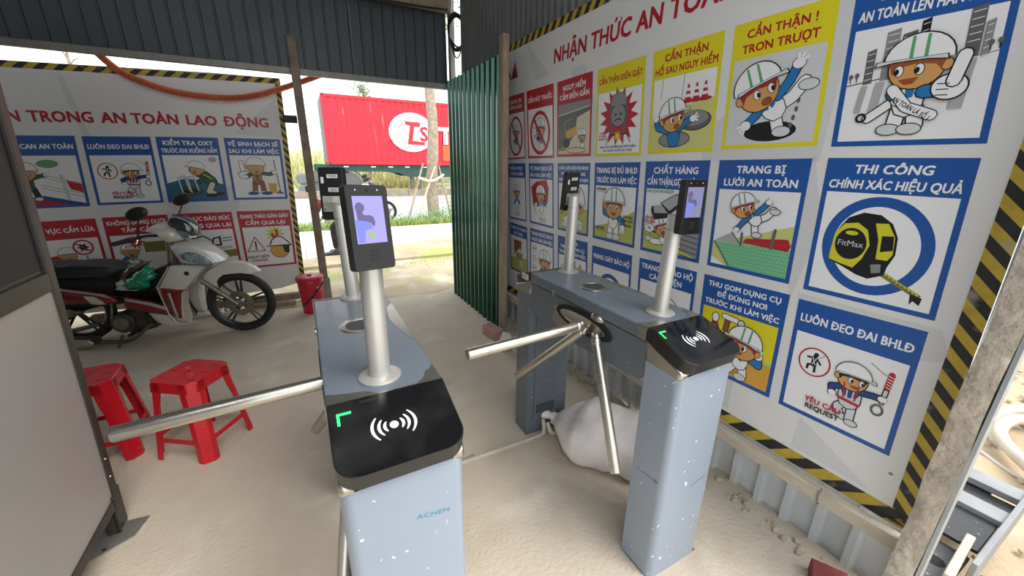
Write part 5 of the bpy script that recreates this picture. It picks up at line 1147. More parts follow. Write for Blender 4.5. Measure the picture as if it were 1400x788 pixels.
# other walls of the booth
for a, b_, nm in (((-2.4, 1.93, .155), (X-.045, 1.95, 2.7), 'end_wall'), ((-2.42, -1.2, .155), (-2.40, 1.93, 1.1), 'rear_wall'), ((-2.42, -1.2, 2.1), (-2.40, 1.93, 2.7), 'rear_wall_head'), ((-2.4, -1.22, .155), (X-.03, -1.2, 2.7), 'end_wall'), ((-2.42, -1.2, 2.72), (X, 1.96, 2.76), 'roof'), ((-2.4, -1.2, .12), (X-.03, 1.93, .155), 'booth_floor')):
    MB().b2(a, b_).build(nm, M['booth_panel'], tb)
for y in (-.9, .2, 1.2): MB().b2((-2.425, y, 1.1), (-2.395, y+.06, 2.1)).build('rear_mullion', M['booth_frame'], tb)
for c in KIDS(tb):      # the booth stands slightly out of plumb
    for v in c.data.vertices: v.co.y += .115*v.co.z-.05
world_parts(tb)

# ---------------------------------------------------------------- red plastic stools
mm('red_plastic', (.52, .008, .018), .30, var=.08, vscale=12)
over(M['red_plastic'], (.72, .25, .24), 40, .13, .04, rough=.6, kind='v', seed=3)
def stool(loc, rz, label):
    t = thing('plastic_stool', label, 'stool', loc, rz); Hs = .44; a = .125; b_ = .165; ch = .035
    o = [(a-ch, a), (-(a-ch), a), (-a, a-ch), (-a, -(a-ch)), (-(a-ch), -a), (a-ch, -a), (a, -(a-ch)), (a, a-ch)]
    s = MB(); s.prism(o, Hs-.010, Hs, 'z'); S0 = s.build('seat', M['red_plastic'], t, bevel=.004)
    MB().lathe([(.012, 0), (.010, .0015), (0, .0015)], (0, 0, Hs-.0008), (0, 0, 1), 12).build('hand_hole', M['bike_red'], S0)
    for sx in (-1, 1):
        for q in (-1, 0, 1):
            y = q*.075; MB().box((sx*.085, y, Hs+.001), (.045, .005, .003)).build('seat_rib', M['red_plastic'], S0)
    rg = MB()
    for r in (.03, .045, .06): rg.lathe([(r-.002, 0), (r-.001, .0018), (r+.001, .0018), (r+.002, 0)], (0, 0, Hs-.0002), (0, 0, 1), 28)
    rg.build('seat_rings', M['red_plastic'], S0) 
    for k in range(4):     # skirts between the legs
        A = k*PI/2; Rm = Matrix.Rotation(A, 3, 'Z'); z0, z1 = Hs-.055, Hs-.004; f = lambda z: a+(b_-a)*(Hs-z)/Hs+.001
        vs = []
        for z in (z1, z0):
            for yy in (-1, 1):
                w_ = f(z)-.03
                for th in (0, -.004): vs.append(Rm @ Vector((f(z)+th, yy*w_, z)))
        sk = MB().add(vs, [(0, 2, 6, 4), (1, 5, 7, 3), (0, 1, 3, 2), (4, 6, 7, 5), (0, 4, 5, 1), (2, 3, 7, 6)]).build('skirt', M['red_plastic'], S0, bevel=.001)
        # corner leg: folded plate across the corner, flaring out at the bottom
        vs = []; N = 9
        for i in range(N):
            z = (Hs-.004)*(1-i/(N-1)); g = f(z); cc_ = .040-.006*i/(N-1); w2 = .038 if i == 0 else (.028 if i > 2 else .034)
            pts = [(g, g-cc_-w2), (g, g-cc_), (g-cc_, g), (g-cc_-w2, g)]
            pi_ = [(g-.005, g-cc_-w2), (g-.005, g-cc_-.002), (g-cc_-.002, g-.005), (g-cc_-w2, g-.005)]
            vs += [Rm @ Vector((x, y, z)) for x, y in pts]+[Rm @ Vector((x, y, z)) for x, y in reversed(pi_)]
        fs = [(i*8+j, i*8+(j+1) % 8, (i+1)*8+(j+1) % 8, (i+1)*8+j) for i in range(N-1) for j in range(8)]+[tuple(range(8)), tuple((N-1)*8+j for j in range(8))]
        MB().add(vs, fs).build('leg', M['red_plastic'], t, ang=30)
        z = .115; g = f(z)-.006; st = MB(); st.box(Rm @ Vector((g, 0, z)), (.007, 2*(g-.045), .026), Rm); st.build('stretcher', M['red_plastic'], t, bevel=.002)
    return t
stool((-.640, 2.385, 0), math.radians(-34), 'red plastic stool standing whole in view under the steel arm')
stool((-1.095, 2.545, 0), math.radians(2), 'red plastic stool cut off by the booth frame')

# ---------------------------------------------------------------- sack, bucket, bricks, small things
mm('sack', (.76, .71, .70), .75, var=.10, vscale=5, bump=.8, bscale=14)
over(M['sack'], (.42, .36, .33), 3.5, .56, .8, seed=2)
r = random.Random(11); b = MB(); A = Vector((.55, -.835, 0)); Bv = Vector((.835, .55, 0)); C0 = Vector((1.125, 1.585, 0)); n = 36; m_ = 34; vs = []
for i in range(m_+1):
    u = i/m_; L = .74*u
    wd = .028 if u < .03 else (.028+.19*min(1, (u-.03)/.22)**.7 if u < .25 else .218+.01*math.sin(u*9)); 
    if u > .9: wd *= math.sqrt(max(.02, 1-((u-.9)/.1)**2))
    hh = .03 if u < .03 else (.03+.108*min(1, (u-.03)/.25)**.8)
    if u > .88: hh *= math.sqrt(max(.02, 1-((u-.88)/.12)**2))
    hh *= 1+.06*math.sin(u*7+1); zc = .045+.06*max(0, 1-u*5)+hh*.62
    for j in range(n):
        a = 2*PI*j/n; ca, sa = math.cos(a), math.sin(a); ca = math.copysign(abs(ca)**.8, ca); sa = math.copysign(abs(sa)**.85, sa)
        w_ = .005*math.sin(a*3+u*9)+.004*math.sin(a*7-u*15)+.004*math.sin(u*40+a*2)
        p = C0+A*L+Bv*((wd+w_)*ca)+Vector((0, 0, max(.003, zc+(hh+w_)*sa-.03 if u > .1 else zc+(hh)*sa-.03))); vs.append(p)
b.add(vs, [(i*n+j, i*n+(j+1) % n, (i+1)*n+(j+1) % n, (i+1)*n+j) for i in range(m_) for j in range(n)]+[tuple(range(n)), tuple(m_*n+j for j in range(n))])
sk_ = tag(b.build('sack', M['sack'], ang=80), 'dirty white woven sack lying under the right turnstile', 'sack')
MB().lathe([(.020, -.035), (.034, -.055), (.024, -.03), (.018, 0), (.030, .03)], C0+Vector((0, 0, .10)), A, 14).build('tied_neck', M['sack'], sk_)
mm('bucket_red', (.45, .012, .035), .4, var=.12, vscale=10)
over(M['bucket_red'], (.45, .38, .34), 9, .62, .7, seed=4)
bu = thing('bucket', 'red plastic bucket with a lid beside the grey brown steel post', 'bucket', (-.035, 4.33, 0))
MB().lathe([(.096, 0), (.100, .0), (.120, .33), (.126, .33), (.126, .35), (.12, .36)], (0, 0, 0), (0, 0, 1), 32).build('tub', M['bucket_red'], bu)
MB().lathe([(.131, .355), (.132, .375), (.125, .382), (.105, .380), (.10, .386), (0, .388)], (0, 0, 0), (0, 0, 1), 32).build('lid', M['bucket_red'], bu)
MB().b2((-.02, -.012, .386), (.02, .012, .400)).build('lid_knob', M['bucket_red'], bu, bevel=.003)
MB().tube(ccurve([(.115, -.05, .31), (.03, -.124, .22), (-.03, -.118, .16), (-.09, -.085, .10)], 6), .008, 6).build('strap', M['black'], bu)
# timbers and rubble below the left board
for k, (a, c_, w, lab) in enumerate([((-1.0, 4.80, .055), (-.16, 4.72, .075), .07, 'weathered timber lying highest under the left safety board'), ((-.62, 4.66, .03), (-.20, 4.60, .03), .05, 'short dark timber on the ground left of the red bucket'), ((-1.9, 4.86, .045), (-.9, 4.84, .045), .08, 'long timber on the ground behind the motorbike wheels')]):
    A_, B_ = Vector(a), Vector(c_); d = (B_-A_); Rm = d.to_track_quat('X', 'Z').to_matrix()
    tag(MB().box((A_+B_)/2, (d.length, w, w), Rm).build('timber', M['wood_post'], bevel=.006), lab, 'timber')
mm('brick_pink', (.46, .27, .22), .85, var=.12, bump=.4)
mm('brick_red', (.24, .05, .045), .8, var=.2, bump=.4)
br = tag(MB().box((1.375, 2.93, .045), (.10, .20, .09), Matrix.Rotation(.15, 3, 'Z')).build('brick', M['brick_pink'], bevel=.003), 'pink grooved brick on the floor at the foot of the green screen', 'brick')
for i in (-1, 0, 1):
    MB().box(Vector((1.375, 2.93, .0905))+Matrix.Rotation(.15, 3, 'Z') @ Vector((i*.024, 0, 0)), (.004, .198, .002), Matrix.Rotation(.15, 3, 'Z')).build('groove', M['brick_red'], br)
tag(MB().box((1.56, .37, .03), (.07, .11, .06), Matrix.Rotation(.5, 3, 'Z')).build('brick', M['brick_red'], bevel=.004), 'dark red brick on the floor at the near end of the ribbed wall', 'brick')
pk = tag(MB().pillow([(1.32, .0), (1.30, .10), (1.335, .17), (1.38, .16), (1.40, .08), (1.39, 0)], 2.62, .04, .75).build('packet', M['sticker'], ang=70), 'small white and red packet behind the right turnstile, by the wooden post', 'packet')
MB().pillow([(1.318, .02), (1.306, .09), (1.35, .10), (1.392, .08), (1.385, .02)], 2.615, .042, .8).build('packet_label', M['bucket_red'], pk, ang=70)
# conduit on the floor, half buried in mortar
mm('conduit', (.50, .46, .38), .7, var=.15, bump=.4)
mm('mortar', (.40, .345, .27), .95, var=.2, vscale=12, bump=1, bscale=60)
tag(MB().tube(ccurve([(1.06, 1.585, .10), (1.062, 1.575, .03), (1.03, 1.57, .012), (.86, 1.572, .008), (.62, 1.578, .003), (.45, 1.58, -.004)], 6), .011, 10).build('floor_conduit', M['conduit']), 'grey conduit on the floor from the right turnstile towards the near one', 'pipe')
tag(MB().tube(ccurve([(1.09, 1.585, .07), (1.10, 1.55, .02), (1.16, 1.55, .014), (1.24, 1.60, .016), (1.30, 1.60, .02)], 6), .013, 10).build('floor_conduit', M['conduit']), 'short bent grey conduit running under the white sack', 'pipe')
b = MB(); r = random.Random(5); vs = []; n = 22
for i in range(n):
    x = .28+.36*i/(n-1); w = .012+r.uniform(-.004, .006); vs += [(x, 1.60+w+r.uniform(-.004, .004), .0005), (x, 1.60, .007+r.uniform(-.002, .002)), (x, 1.598-w, .0005)]
b.add(vs, [(3*i+k, 3*i+k+1, 3*i+k+4, 3*i+k+3) for i in range(n-1) for k in (0, 1)])
tag(b.build('mortar_ridge', M['mortar'], ang=30), kind='structure')
# bright rubble and litter at the slab edge
mm('rubble', (.42, .37, .30), .95, var=.25, vscale=20, bump=.5)
r = random.Random(21); b = MB()
for i in range(240):
    if i < 150: x, y = 1.60+abs(r.gauss(0, .04)), r.uniform(.3, 3.0)
    else: x, y = r.uniform(-1.5, .1), 4.72+r.gauss(0, .08)
    s = r.uniform(.005, .022); b.ball((x, y, s*.4), (s, s*r.uniform(.6, 1), s*.6), 6, 4)
tag(b.build('rubble', M['rubble'], ang=20, weld=False), 'crumbs of concrete along the wall foot and under the left board', 'rubble', kind='stuff')

# ---------------------------------------------------------------- container on its trailer across the road
mm('container_red', (.60, .020, .040), .5, var=.05, vscale=1)
over(M['container_red'], (.75, .35, .33), 1.6, .66, .8, stretch=(3, 1, .25), seed=2)
mm('chassis_green', (.02, .075, .06), .55, var=.2, vscale=4)
mm('pale_green', (.30, .42, .38), .6)
mm('logo_white', (.80, .78, .78), .6)
mm('rust_patch', (.32, .14, .08), .8)
mm('tyre_grey', (.14, .135, .13), .8, var=.2, vscale=12)
tr = thing('shipping_container', 'red shipping container with a white oval logo, on a green trailer across the road', 'container', (1.27, 20, 1.37))
x0, x1, y0, y1, z0, z1 = 1.27, 13.46, 20.0, 22.44, 1.37, 4.27
def corr_side(xa, xb, yy, sgn, name):
    pts = []; n = int((xb-xa)/.28); p = (xb-xa)/n
    for i in range(n):
        for f, g in ((0, 0), (.25, 0), (.5, 1), (.75, 1)): pts.append((xa+(i+f)*p, yy+sgn*g*.036))
    pts.append((xb, yy)); bk_ = [(a, yy+sgn*.05) for a in (xb, xa)]
    return MB().prism(pts+bk_, z0+.14, z1-.11, 'z').build(name, M['container_red'], tr, smooth=False)
side = corr_side(x0+.14, x1-.14, y0+.012, 1, 'side_wall'); corr_side(x0+.14, x1-.14, y1-.012, -1, 'side_wall')
b = MB()
for x in (x0, x1-.14): 
    for y in (y0, y1-.14): tag(MB().b2((x, y, z0), (x+.14, y+.14, z1)).build('corner_post', M['container_red'], tr, bevel=.01))
for y in (y0, y1-.10):
    MB().b2((x0+.1, y, z0), (x1-.1, y+.1, z0+.15)).build('bottom_rail', M['container_red'], tr); MB().b2((x0+.1, y, z1-.12), (x1-.1, y+.1, z1)).build('top_rail', M['container_red'], tr)
MB().b2((x0+.02, y0+.14, z0+.05), (x0+.06, y1-.14, z1-.05)).build('door', M['container_red'], tr); MB().b2((x1-.06, y0+.14, z0+.05), (x1-.02, y1-.14, z1-.05)).build('front_wall', M['container_red'], tr)
for k in range(4): MB().tube([(x0-.01, y0+.35+.55*k, z0+.1), (x0-.01, y0+.35+.55*k, z1-.1)], .02, 8).build('lock_rod', M['pale_green'], tr)
MB().b2((x0+.05, y0+.05, z1-.03), (x1-.05, y1-.05, z1-.01)).build('roof', M['container_red'], tr); MB().b2((x0+.05, y0+.05, z0+.02), (x1-.05, y1-.05, z0+.06)).build('underfloor', M['chassis_green'], tr)
for x in (x0-.005, x1-.17):
    for z in (z0-.005, z1-.115):
        q = MB().b2((x, y0-.006, z), (x+.175, y0+.15, z+.12)).build('corner_casting', M['container_red'], tr, bevel=.006)
        MB().b2((x+.05, y0-.012, z+.03), (x+.125, y0-.004, z+.09)).build('casting_hole', M['black'], q)
def pc(px, py): q = on_y(px, py, y0); return q.x, q.z     # points measured on the container's side
lx, lz = 5.11, 2.86
lg = MB().add([(lx+1.08*math.cos(2*PI*i/48), y0-.004, lz+.88*math.sin(2*PI*i/48)) for i in range(48)]+[(lx+1.08*math.cos(2*PI*i/48), y0+.01, lz+.88*math.sin(2*PI*i/48)) for i in range(48)], [tuple(range(48))]+[(i, (i+1) % 48, 48+(i+1) % 48, 48+i) for i in range(48)]); lgo = lg.build('logo_oval', M['logo_white'], tr, smooth=False)
def ringline(cx, cz, rx, rz, tilt, y, w=.02):
    vs = []; n = 40
    for i in range(n):
        a = 2*PI*i/n
        for q in (-w/2, w/2):
            u, v = (rx+q)*math.cos(a), (rz+q)*math.sin(a); vs.append((cx+u*math.cos(tilt)-v*math.sin(tilt), y, cz+u*math.sin(tilt)+v*math.cos(tilt)))
    return vs, [(2*i, 2*i+1, 2*((i+1) % n)+1, 2*((i+1) % n)) for i in range(n)]
for k, (a_, b_, t_) in enumerate(((.55, 1.0, .5), (.5, 1.02, -.6), (1.05, .55, .2))):
    vs, fs = ringline(lx-.1, lz, a_, b_*.78, t_, y0-.007-.001*k); MB().add(vs, fs).build('logo_ring', M['rust_patch'], lgo, smooth=False)
ft = MB().add([(x-.62, y0-.014, z+.06) for x, z in ((5.42, 3.30), (6.15, 3.24), (6.12, 3.06), (5.86, 3.08), (5.74, 2.42), (6.35, 2.38), (6.33, 2.24), (5.50, 2.26), (5.66, 3.10), (5.44, 3.14))], [(0, 1, 2, 3, 8, 9), (3, 4, 5, 6, 7, 8)]); ft.build('logo_letter', M['container_red'], lgo, smooth=False)
flat_text(lgo, 'S', (5.50, y0-.016, 2.50), (1, 0, 0), (0, 0, 1), .66, M['container_red'], 'logo_letter', .02, 1)
flat_text(tr, 'T.S.', (6.42, y0-.016, 2.40), (1, 0, 0), (0, 0, 1), .78, M['logo_white'], 'lettering', .06, 1)
MB().b2((6.62, y0-.004, 1.58), (7.3, y0+.0, 2.3)).build('orange_patch', mat('orange_patch', (.75, .13, .04), .5), tr)
# trailer
tl = thing('trailer', 'dark green container trailer standing across the road', 'trailer', (1.0, 20.6, 0))
MB().prism([(.75, 1.05), (3.6, 1.05), (4.4, .98), (4.9, .80), (9.6, .80), (10.0, 1.1), (13.3, 1.1), (13.3, 1.355), (.75, 1.355)], 20.12, 20.24, 'y').build('side_beam', M['chassis_green'], tl)
MB().prism([(.75, 1.05), (3.6, 1.05), (4.4, .98), (4.9, .80), (9.6, .80), (10.0, 1.1), (13.3, 1.1), (13.3, 1.355), (.75, 1.355)], 22.15, 22.27, 'y').build('side_beam', M['chassis_green'], tl)
for x in (1.0, 3, 5.2, 7.4, 9.6, 12): MB().b2((x, 20.24, 1.12), (x+.12, 22.15, 1.3)).build('cross_beam', M['chassis_green'], tl)
for x in (1.3, 2.5, 3.3, 4.1, 5.0, 6.4): MB().b2((x+.6, 20.10, 1.24), (x+.82, 20.12, 1.30)).build('side_marker', M['logo_white'], tl)
for x in (2.15, .95):
    for y in (20.15, 21.95):
        w_ = MB().lathe([(.34, -.14), (.47, -.15), (.52, -.11), (.52, .11), (.47, .15), (.34, .14)], (x, y+.15, .50), (0, 1, 0), 36).build('wheel', M['tyre_grey'], tl)
        MB().lathe([(.0, -.06), (.14, -.06), (.16, -.03), (.28, -.02), (.33, -.12), (.345, -.145), (.345, -.1), (0, .0)], (x, y+.15, .50), (0, 1, 0), 28).build('wheel_rim', M['pale_green'], w_)
    MB().tube([(x+.60*math.cos(t), 20.2, .5+.60*math.sin(t)) for t in [PI*.1*i for i in range(11)]], .025, 6).build('mudguard', M['chassis_green'], tl)
for x in (4.95, 5.35):
    MB().b2((x, 20.2, .12), (x+.16, 20.36, .9)).build('landing_leg', M['tyre_grey'], tl); MB().b2((x-.08, 20.12, .02), (x+.24, 20.44, .12)).build('leg_foot', M['tyre_grey'], tl)
for z in (.38, .72): MB().b2((5.9, 20.14, z), (10.5, 20.18, z+.12)).build('guard_rail', M['pale_green'], tl)
for x in (5.95, 7.6, 9.2): MB().b2((x, 20.15, .3), (x+.35, 20.2, 1.0)).build('guard_post', M['pale_green'], tl)
MB().b2((.62, 20.1, .62), (.80, 22.3, 1.05)).build('rear_bumper', M['tyre_grey'], tl); MB().b2((.58, 20.15, .70), (.62, 20.5, .92)).build('tail_lamp', M['bike_red'], tl)
MB().tube([(.52, 20.1, 1.3), (.54, 20.1, .55)], .04, 8).build('hanging_pipe', M['logo_white'], tl)
world_parts(tl); world_parts(tr)
mm('drum_grey', (.17, .19, .21), .6, var=.2, vscale=6)
for i, (x, z, lab) in enumerate(((.16, .232, 'grey round drum on the roadside behind the steel post, lower of two'), (.16, .734, 'grey round drum on the roadside behind the steel post, upper of two'))):
    d = MB().lathe([(0, -.3), (.20, -.3), (.25, -.26), (.25, .26), (.20, .3), (0, .3)], (x, 20.6, z-.0), (0, 1, 0), 24).build('drum', M['drum_grey']); tag(d, lab, 'drum')

# ---------------------------------------------------------------- trees
def tree(x, y, h, r, seed, lab, leafn, crown, group=None, name='roadside_tree', bare=False):
    rr = random.Random(seed); t = thing(name, lab, 'tree', (x, y, 0), 0, group)
    p = [(0, 0, -.05)]
    for i in range(1, 9): p.append((.012*h*math.sin(i*1.3+seed)*.5+.012*i*h*.1, .01*h*math.cos(i), h*i/8))
    R = [r*(1.12-.0-.06*i) for i in range(9)]
    MB().tube(ccurve(p, 4), [R[min(8, i//4)]*(1+.06*rr.uniform(-1, 1)) for i in range(33)], 12).build('trunk', M['bark'], t)
    for k in range(6):
        a = rr.uniform(0, 2*PI); z = h*(.82+.03*k); d = Vector((math.cos(a), math.sin(a), rr.uniform(.3, .9)))*crown*.7
        MB().tube(ccurve([Vector(p[-2])+Vector((0, 0, z-p[-2][2])), Vector(p[-2])+Vector((0, 0, z-p[-2][2]))+d*.5+Vector((0, 0, .1)), Vector(p[-2])+Vector((0, 0, z-p[-2][2]))+d], 4), [r*.3]*9, 6).build('branch', M['bark'], t)
    b = MB(); vs = []; fs = []
    for i in range(leafn):
        c = Vector((rr.gauss(0, crown*.42), rr.gauss(0, crown*.42), h*1.0+rr.gauss(0, crown*.40))); s = rr.uniform(.03, .07) if not bare else .02
        a, e = Vector([rr.uniform(-1, 1) for _ in range(3)]).normalized(), Vector([rr.uniform(-1, 1) for _ in range(3)]).normalized(); k = len(vs)
        vs += [c-a*s, c+e*s*.5, c+a*s, c-e*s*.5]; fs.append((k, k+1, k+2, k+3))
    b.v = vs; b.f = fs; b.m = [0]*len(fs); o = b.build('leaves', M['leaf'], t, smooth=False, weld=False); o['kind'] = 'stuff'; return t
t = tree(3.18, 10.56, 5.2, .145, 3, 'staked roadside tree with a bare trunk in front of the red container', 900, .9)
tree(3.75, 25.0, 5.35, .10, 5, 'thin small leaved tree showing just above the container', 700, .55)
tree(-7.9, 25.0, 5.7, .08, 8, 'distant bare twigged sapling in the gap above the left safety board', 160, .6, bare=True)
tree(12.0, 10.6, 5.0, .13, 9, 'roadside tree beyond the green sheet screen', 900, .9)
# the tripod of stakes tied to the trunk
for k, (a, c_, lab) in enumerate((((2.40, 10.36, 0), (2.93, 10.52, 1.48), 'brown stake leaning on the staked tree, leftmost of three'), ((2.56, 10.12, 0), (3.20, 10.38, 1.40), 'pale stake crossing in front of the staked tree, middle of three'), ((3.62, 10.40, 0), (3.36, 10.56, 1.42), 'thin stake leaning on the staked tree, rightmost of three'))):
    tag(MB().tube([a, [(p+q)/2+.01 for p, q in zip(a, c_)], c_], [.028, .026, .024], 8).build('tree_stake', M['stake'] if k != 1 else mat('stake_pale', (.55, .46, .38), .8)), lab, 'stake')
tag(MB().tube(ccurve([(2.72, 10.28, 1.13), (3.0, 10.29, 1.04), (3.2, 10.3, 1.08), (3.42, 10.34, 1.20)], 5), .03, 8).build('tie_cloth', M['band']), 'pale cloth tie binding the stakes to the tree', 'tie')
for i, (x, n_, w_, h_, lab) in enumerate(((2.75, 700, .28, .32, 'low green weed clump left of the staked tree foot'), (3.25, 900, .22, .38, 'low green weed clump at the staked tree foot'), (3.62, 900, .14, .95, 'climbing weed on the right stake of the tree'), (2.2, 400, .22, .22, 'small weed clump nearest the near scanner'))):
    rr = random.Random(i+40); vs = []; fs = []
    for q in range(n_):
        c = Vector((x+rr.gauss(0, w_*.6), 10.14+rr.gauss(0, .10), abs(rr.gauss(0, h_*.45)))); s = rr.uniform(.012, .032); a, e = Vector([rr.uniform(-1, 1) for _ in range(3)]).normalized(), Vector([rr.uniform(-1, 1) for _ in range(3)]).normalized(); k = len(vs)
        vs += [c-a*s, c+e*s*.6, c+a*s, c-e*s*.6]; fs.append((k, k+1, k+2, k+3))
    b = MB(); b.v = vs; b.f = fs; b.m = [0]*len(fs); tag(b.build('weed_clump', mat('weed', (.16, .34, .12), .7, col2=(.38, .52, .22), vscale=8), smooth=False, weld=False), lab, 'weeds')
# bracket seen between board and post
tag(MB().b2((-.06, 4.80, 1.865), (.068, 4.86, 1.935)).b2((-.06, 4.86, 1.88), (-.03, 4.949, 1.92)).build('wall_bracket', M['booth_dark'], bevel=.003), 'short black bracket tying the left board to the steel post', 'bracket')

# ---------------------------------------------------------------- orange helmet-like scoop beyond the near turnstile
mm('orange_plastic', (.62, .17, .04), .45, var=.15, vscale=12)
oc = thing('work_helmet', 'worn orange helmet on the ground beyond the near turnstile', 'helmet', (.45, 5.0, -.03))
MB().lathe([(.12, 0), (.118, .04), (.10, .085), (.06, .115), (0, .125)], (0, 0, 0), (0, 0, 1), 24).build('shell', M['orange_plastic'], oc, ang=60)
MB().prism([(.115*math.cos(a), .115*math.sin(a)-.05) for a in [PI+PI*i/10 for i in range(11)]], .0, .008, 'z').build('peak', M['orange_plastic'], oc)

# ---------------------------------------------------------------- person sitting low behind the scanners
mm('cloth_black', (.012, .012, .014), .85); mm('cloth_white', (.72, .72, .70), .85); mm('skin', (.42, .24, .16), .55); mm('hair', (.015, .012, .01), .6); mm('shoe', (.02, .018, .016), .5)
def skinned(name, verts, edges, rad, m, parent, sub=2):
    me = bpy.data.meshes.new(name); me.from_pydata(verts, edges, []); o = bpy.data.objects.new(name, me); COL.objects.link(o); me.materials.append(m)
    if parent: o.parent = parent
    sk = o.modifiers.new('skin', 'SKIN'); sk.use_smooth_shade = True
    for i, v in enumerate(me.skin_vertices[0].data): v.radius = (rad[i], rad[i]) if not isinstance(rad[i], tuple) else rad[i]; v.use_root = (i == 0)
    s = o.modifiers.new('sub', 'SUBSURF'); s.levels = sub; s.render_levels = sub; return o
pe = thing('person', 'person in black trousers and white shirt sitting low, bent forward behind the near scanner', 'person', (.62, 7.10, 0))
# local: facing -x; feet at left
V = [(.22, 0, .50), (.10, 0, .66), (-.02, 0, .82), (-.12, 0, .93), (-.17, 0, .985), (-.21, 0, 1.02),          # pelvis .. neck
     (-.02, -.10, .50), (-.23, -.10, .50), (-.215, -.10, .10),                                                     # near leg (hip, knee, ankle)
     (-.0, .10, .50), (-.20, .14, .49), (-.10, .14, .10),
     (-.12, -.17, .90), (-.25, -.20, .68), (-.36, -.14, .62),                                                     # near arm
     (-.12, .17, .90), (-.25, .19, .68), (-.36, .06, .60)]
E_ = [(0, 1), (1, 2), (2, 3), (3, 4), (4, 5), (0, 6), (6, 7), (7, 8), (0, 9), (9, 10), (10, 11), (3, 12), (12, 13), (13, 14), (3, 15), (15, 16), (16, 17)]
Rr = [.125, .12, .125, .10, .055, .05, .085, .062, .045, .085, .062, .045, .058, .046, .035, .058, .046, .035]
body = skinned('body', V, E_, Rr, M['cloth_black'], pe)
SV = [V[i] for i in (0, 1, 2, 3, 12, 13, 14, 15, 16, 17)]
skinned('shirt', SV, [(0, 1), (1, 2), (2, 3), (3, 4), (4, 5), (5, 6), (3, 7), (7, 8), (8, 9)], [.13, .132, .136, .108, .066, .054, .043, .066, .054, .043], M['cloth_white'], pe)
hd = skinned('head', [(-.20, 0, 1.02), (-.225, 0, 1.06), (-.25, 0, 1.12), (-.245, 0, 1.19), (-.225, 0, 1.235)], [(0, 1), (1, 2), (2, 3), (3, 4)], [.045, .062, .085, .088, .06], M['skin'], pe)
MB().ball((-.225, 0, 1.195), (.105, .098, .10), 18, 10).build('hair', M['hair'], pe, ang=80)
fc = MB().ball((-.332, 0, 1.125), (.018, .013, .022), 10, 6); fc.build('nose', M['skin'], hd)
for s in (-1, 1):
    MB().ball((-.322, s*.032, 1.15), (.010, .012, .008), 10, 6).build('eye', M['cloth_black'], hd); MB().ball((-.235, s*.092, 1.135), (.022, .010, .030), 10, 6).build('ear', M['skin'], hd)
MB().ball((-.325, 0, 1.085), (.010, .022, .006), 10, 6).build('mouth', M['bike_red'], hd)
for (wx, wy, wz), s in (((-.36, -.14, .62), -1), ((-.36, .06, .60), 1)):
    hv = [(wx, wy, wz), (wx-.05, wy, wz-.015), (wx-.085, wy, wz-.03)]; he = [(0, 1), (1, 2)]; hr = [.026, .030, .026]
    hn = skinned('hand', hv, he, hr, M['skin'], pe, 1)
    for q in range(4):
        y = wy-.027+.018*q; L = (.062, .07, .066, .052)[q]; skinned('finger', [(wx-.075, y, wz-.03), (wx-.085-L*.5, y, wz-.045), (wx-.085-L*.8, y, wz-.075)], [(0, 1), (1, 2)], [.010, .009, .008], M['skin'], hn, 1)
    skinned('thumb', [(wx-.03, wy-s*.02, wz-.02), (wx-.06, wy-s*.045, wz-.04), (wx-.09, wy-s*.05, wz-.05)], [(0, 1), (1, 2)], [.012, .011, .009], M['skin'], hn, 1)
for x, y in ((-.215, -.10), (-.10, .14)):
    MB().pillow([(x+.06, .0), (x+.07, .05), (x+.03, .10), (x-.03, .10), (x-.08, .06), (x-.19, .045), (x-.215, .02), (x-.21, 0)], y, .045, .85).build('shoe', M['shoe'], pe, ang=70)
stl = thing('plastic_stool', 'low red stool under the person in the white shirt, hidden by scanners', 'stool', (.82, 7.10, 0))
MB().prism([(-.14, -.14), (.14, -.14), (.14, .14), (-.14, .14)], .345, .37, 'z').build('seat', M['red_plastic'], stl, bevel=.01)
for sx in (-1, 1):
    for sy in (-1, 1): MB().tube([(sx*.15, sy*.15, 0), (sx*.12, sy*.12, .35)], [.022, .026], 6).build('leg', M['red_plastic'], stl)

# ---------------------------------------------------------------- yard beyond the post: painted steel tray, hose coil, stick, pipe stubs
mm('tray_black', (.02, .02, .022), .3, var=.4, vscale=10)
over(M['tray_black'], (.30, .27, .22), 30, .16, .06, rough=.8, kind='v', seed=3)
mm('tray_white', (.24, .245, .25), .5, var=.15)
mm('tray_grey', (.07, .07, .068), .5, var=.3, vscale=14); over(M['tray_grey'], (.4, .37, .3), 40, .15, .06, rough=.8, kind='v', seed=6)
mm('pvc', (.55, .49, .42), .55, var=.1)
ty_ = thing('steel_tray', 'black and white painted steel tray on the sand beyond the crusted post', 'tray', (2.2, .24, -.07))
for nm, a, b_, m in (('white_band', (2.49, .10, .155), (2.585, .62, .185), 'tray_white'), ('black_panel', (2.36, .12, .14), (2.49, .62, .150), 'tray_black'), ('white_band', (2.265, .12, .15), (2.36, .62, .180), 'tray_white'), ('dark_sheet', (2.03, .13, .145), (2.265, .62, .160), 'tray_black'), ('lower_sheet', (1.78, .14, .10), (2.03, .62, .118), 'tray_grey'), ('side_bar', (1.90, .108, .06), (2.60, .125, .195), 'tray_white'), ('tray_foot', (1.90, .2, -.07), (1.94, .6, .10), 'tray_black'), ('tray_foot', (2.5, .2, -.07), (2.54, .6, .155), 'tray_black')):
    MB().b2(a, b_).build(nm, M[m], ty_, bevel=.003)
MB().lathe([(.03, 0), (.028, .001), (0, .001)], (1.90, .20, .118), (0, 0, 1), 14).build('hole', M['dark_gap'], ty_)
world_parts(ty_)
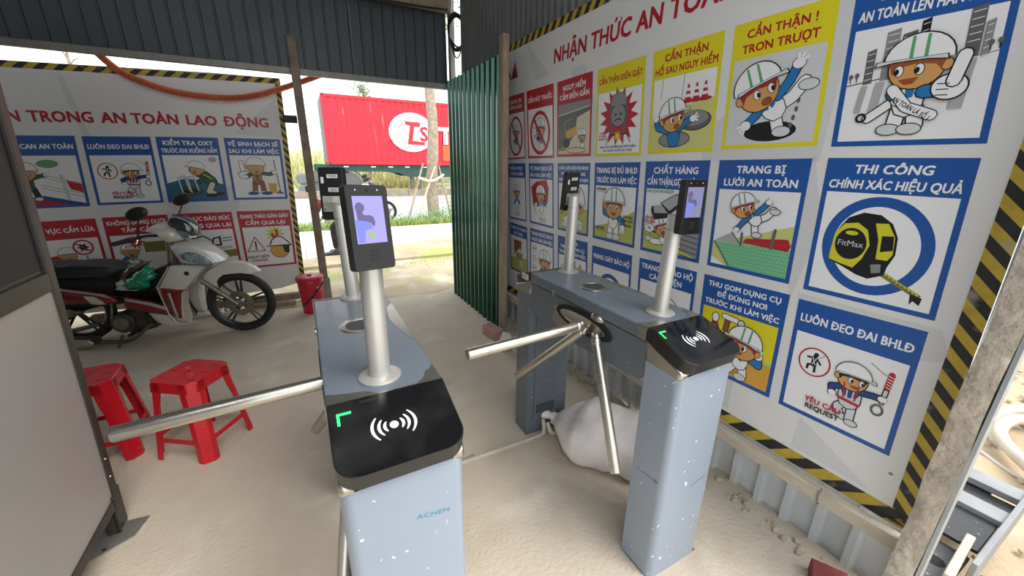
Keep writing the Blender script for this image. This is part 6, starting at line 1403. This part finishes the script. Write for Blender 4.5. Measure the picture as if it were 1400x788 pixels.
tag(MB().box((1.93, .155, .13), (.30, .025, .10), Matrix.Rotation(.06, 3, 'Z')).build('timber', M['batten'], bevel=.004), 'short pale plank standing at the near side of the steel tray', 'timber')
pts = [on_z(*p, -.03) for p in ((1398, 560), (1378, 562), (1362, 567), (1355, 578), (1358, 592), (1364, 603), (1374, 612))]
pts = [Vector((4.6, -.9, -.03)), Vector((4.7, -.3, -.03)), Vector((4.45, .25, -.03))]+pts
tag(MB().tube(ccurve(pts, 6), .032, 12).build('hose', M['pvc']), 'pale hose curving on the sand, left and outer of the two loops', 'hose')
pts = [on_z(*p, .02) for p in ((1400, 574), (1378, 577), (1367, 587), (1370, 600), (1382, 615), (1402, 634))]
pts = [Vector((4.15, -.25, .0)), Vector((4.05, .1, .01))]+pts+[Vector((2.95, -.05, .0)), Vector((3.05, -.45, -.02)), Vector((3.4, -.7, -.02)), Vector((3.85, -.6, -.02)), Vector((4.1, -.35, .04)), Vector((4.0, .0, .07)), Vector((3.7, .12, .06))]
tag(MB().tube(ccurve(pts, 6), .032, 12).build('hose', M['pvc']), 'pale hose loop on the sand at the right edge', 'hose')
pts = [on_z(*p, -.05) for p in ((1334, 613), (1352, 626), (1376, 643), (1402, 658))]
tag(MB().tube(ccurve(pts, 5), .010, 7).build('cane', M['pvc']), 'thin pale cane lying on the sand above the steel tray', 'stick')
for a, c_, r_, lab in (((1.62, .150, .16), (1.735, .145, .15), .018, 'short clay pipe stub beside the foot of the crusted post'), ((1.60, .145, .07), (1.72, .135, .06), .028, 'wider pipe stub lower beside the crusted post')):
    o = tag(MB().tube([a, c_], r_, 14, caps=False).tube([a, c_], r_*.8, 14, caps=False).build('pipe_stub', M['pvc']), lab, 'pipe')
rr = random.Random(31); b = MB()
for i in range(420):
    x, y = rr.uniform(1.8, 5.5), rr.uniform(-.5, 1.2); s = rr.uniform(.008, .035); b.ball((x, y, -.065+s*.3), (s, s*rr.uniform(.5, 1), s*.5), 6, 4)
tag(b.build('stones', M['sand'], ang=20, weld=False), 'small stones scattered over the sandy yard', 'stones', kind='stuff')
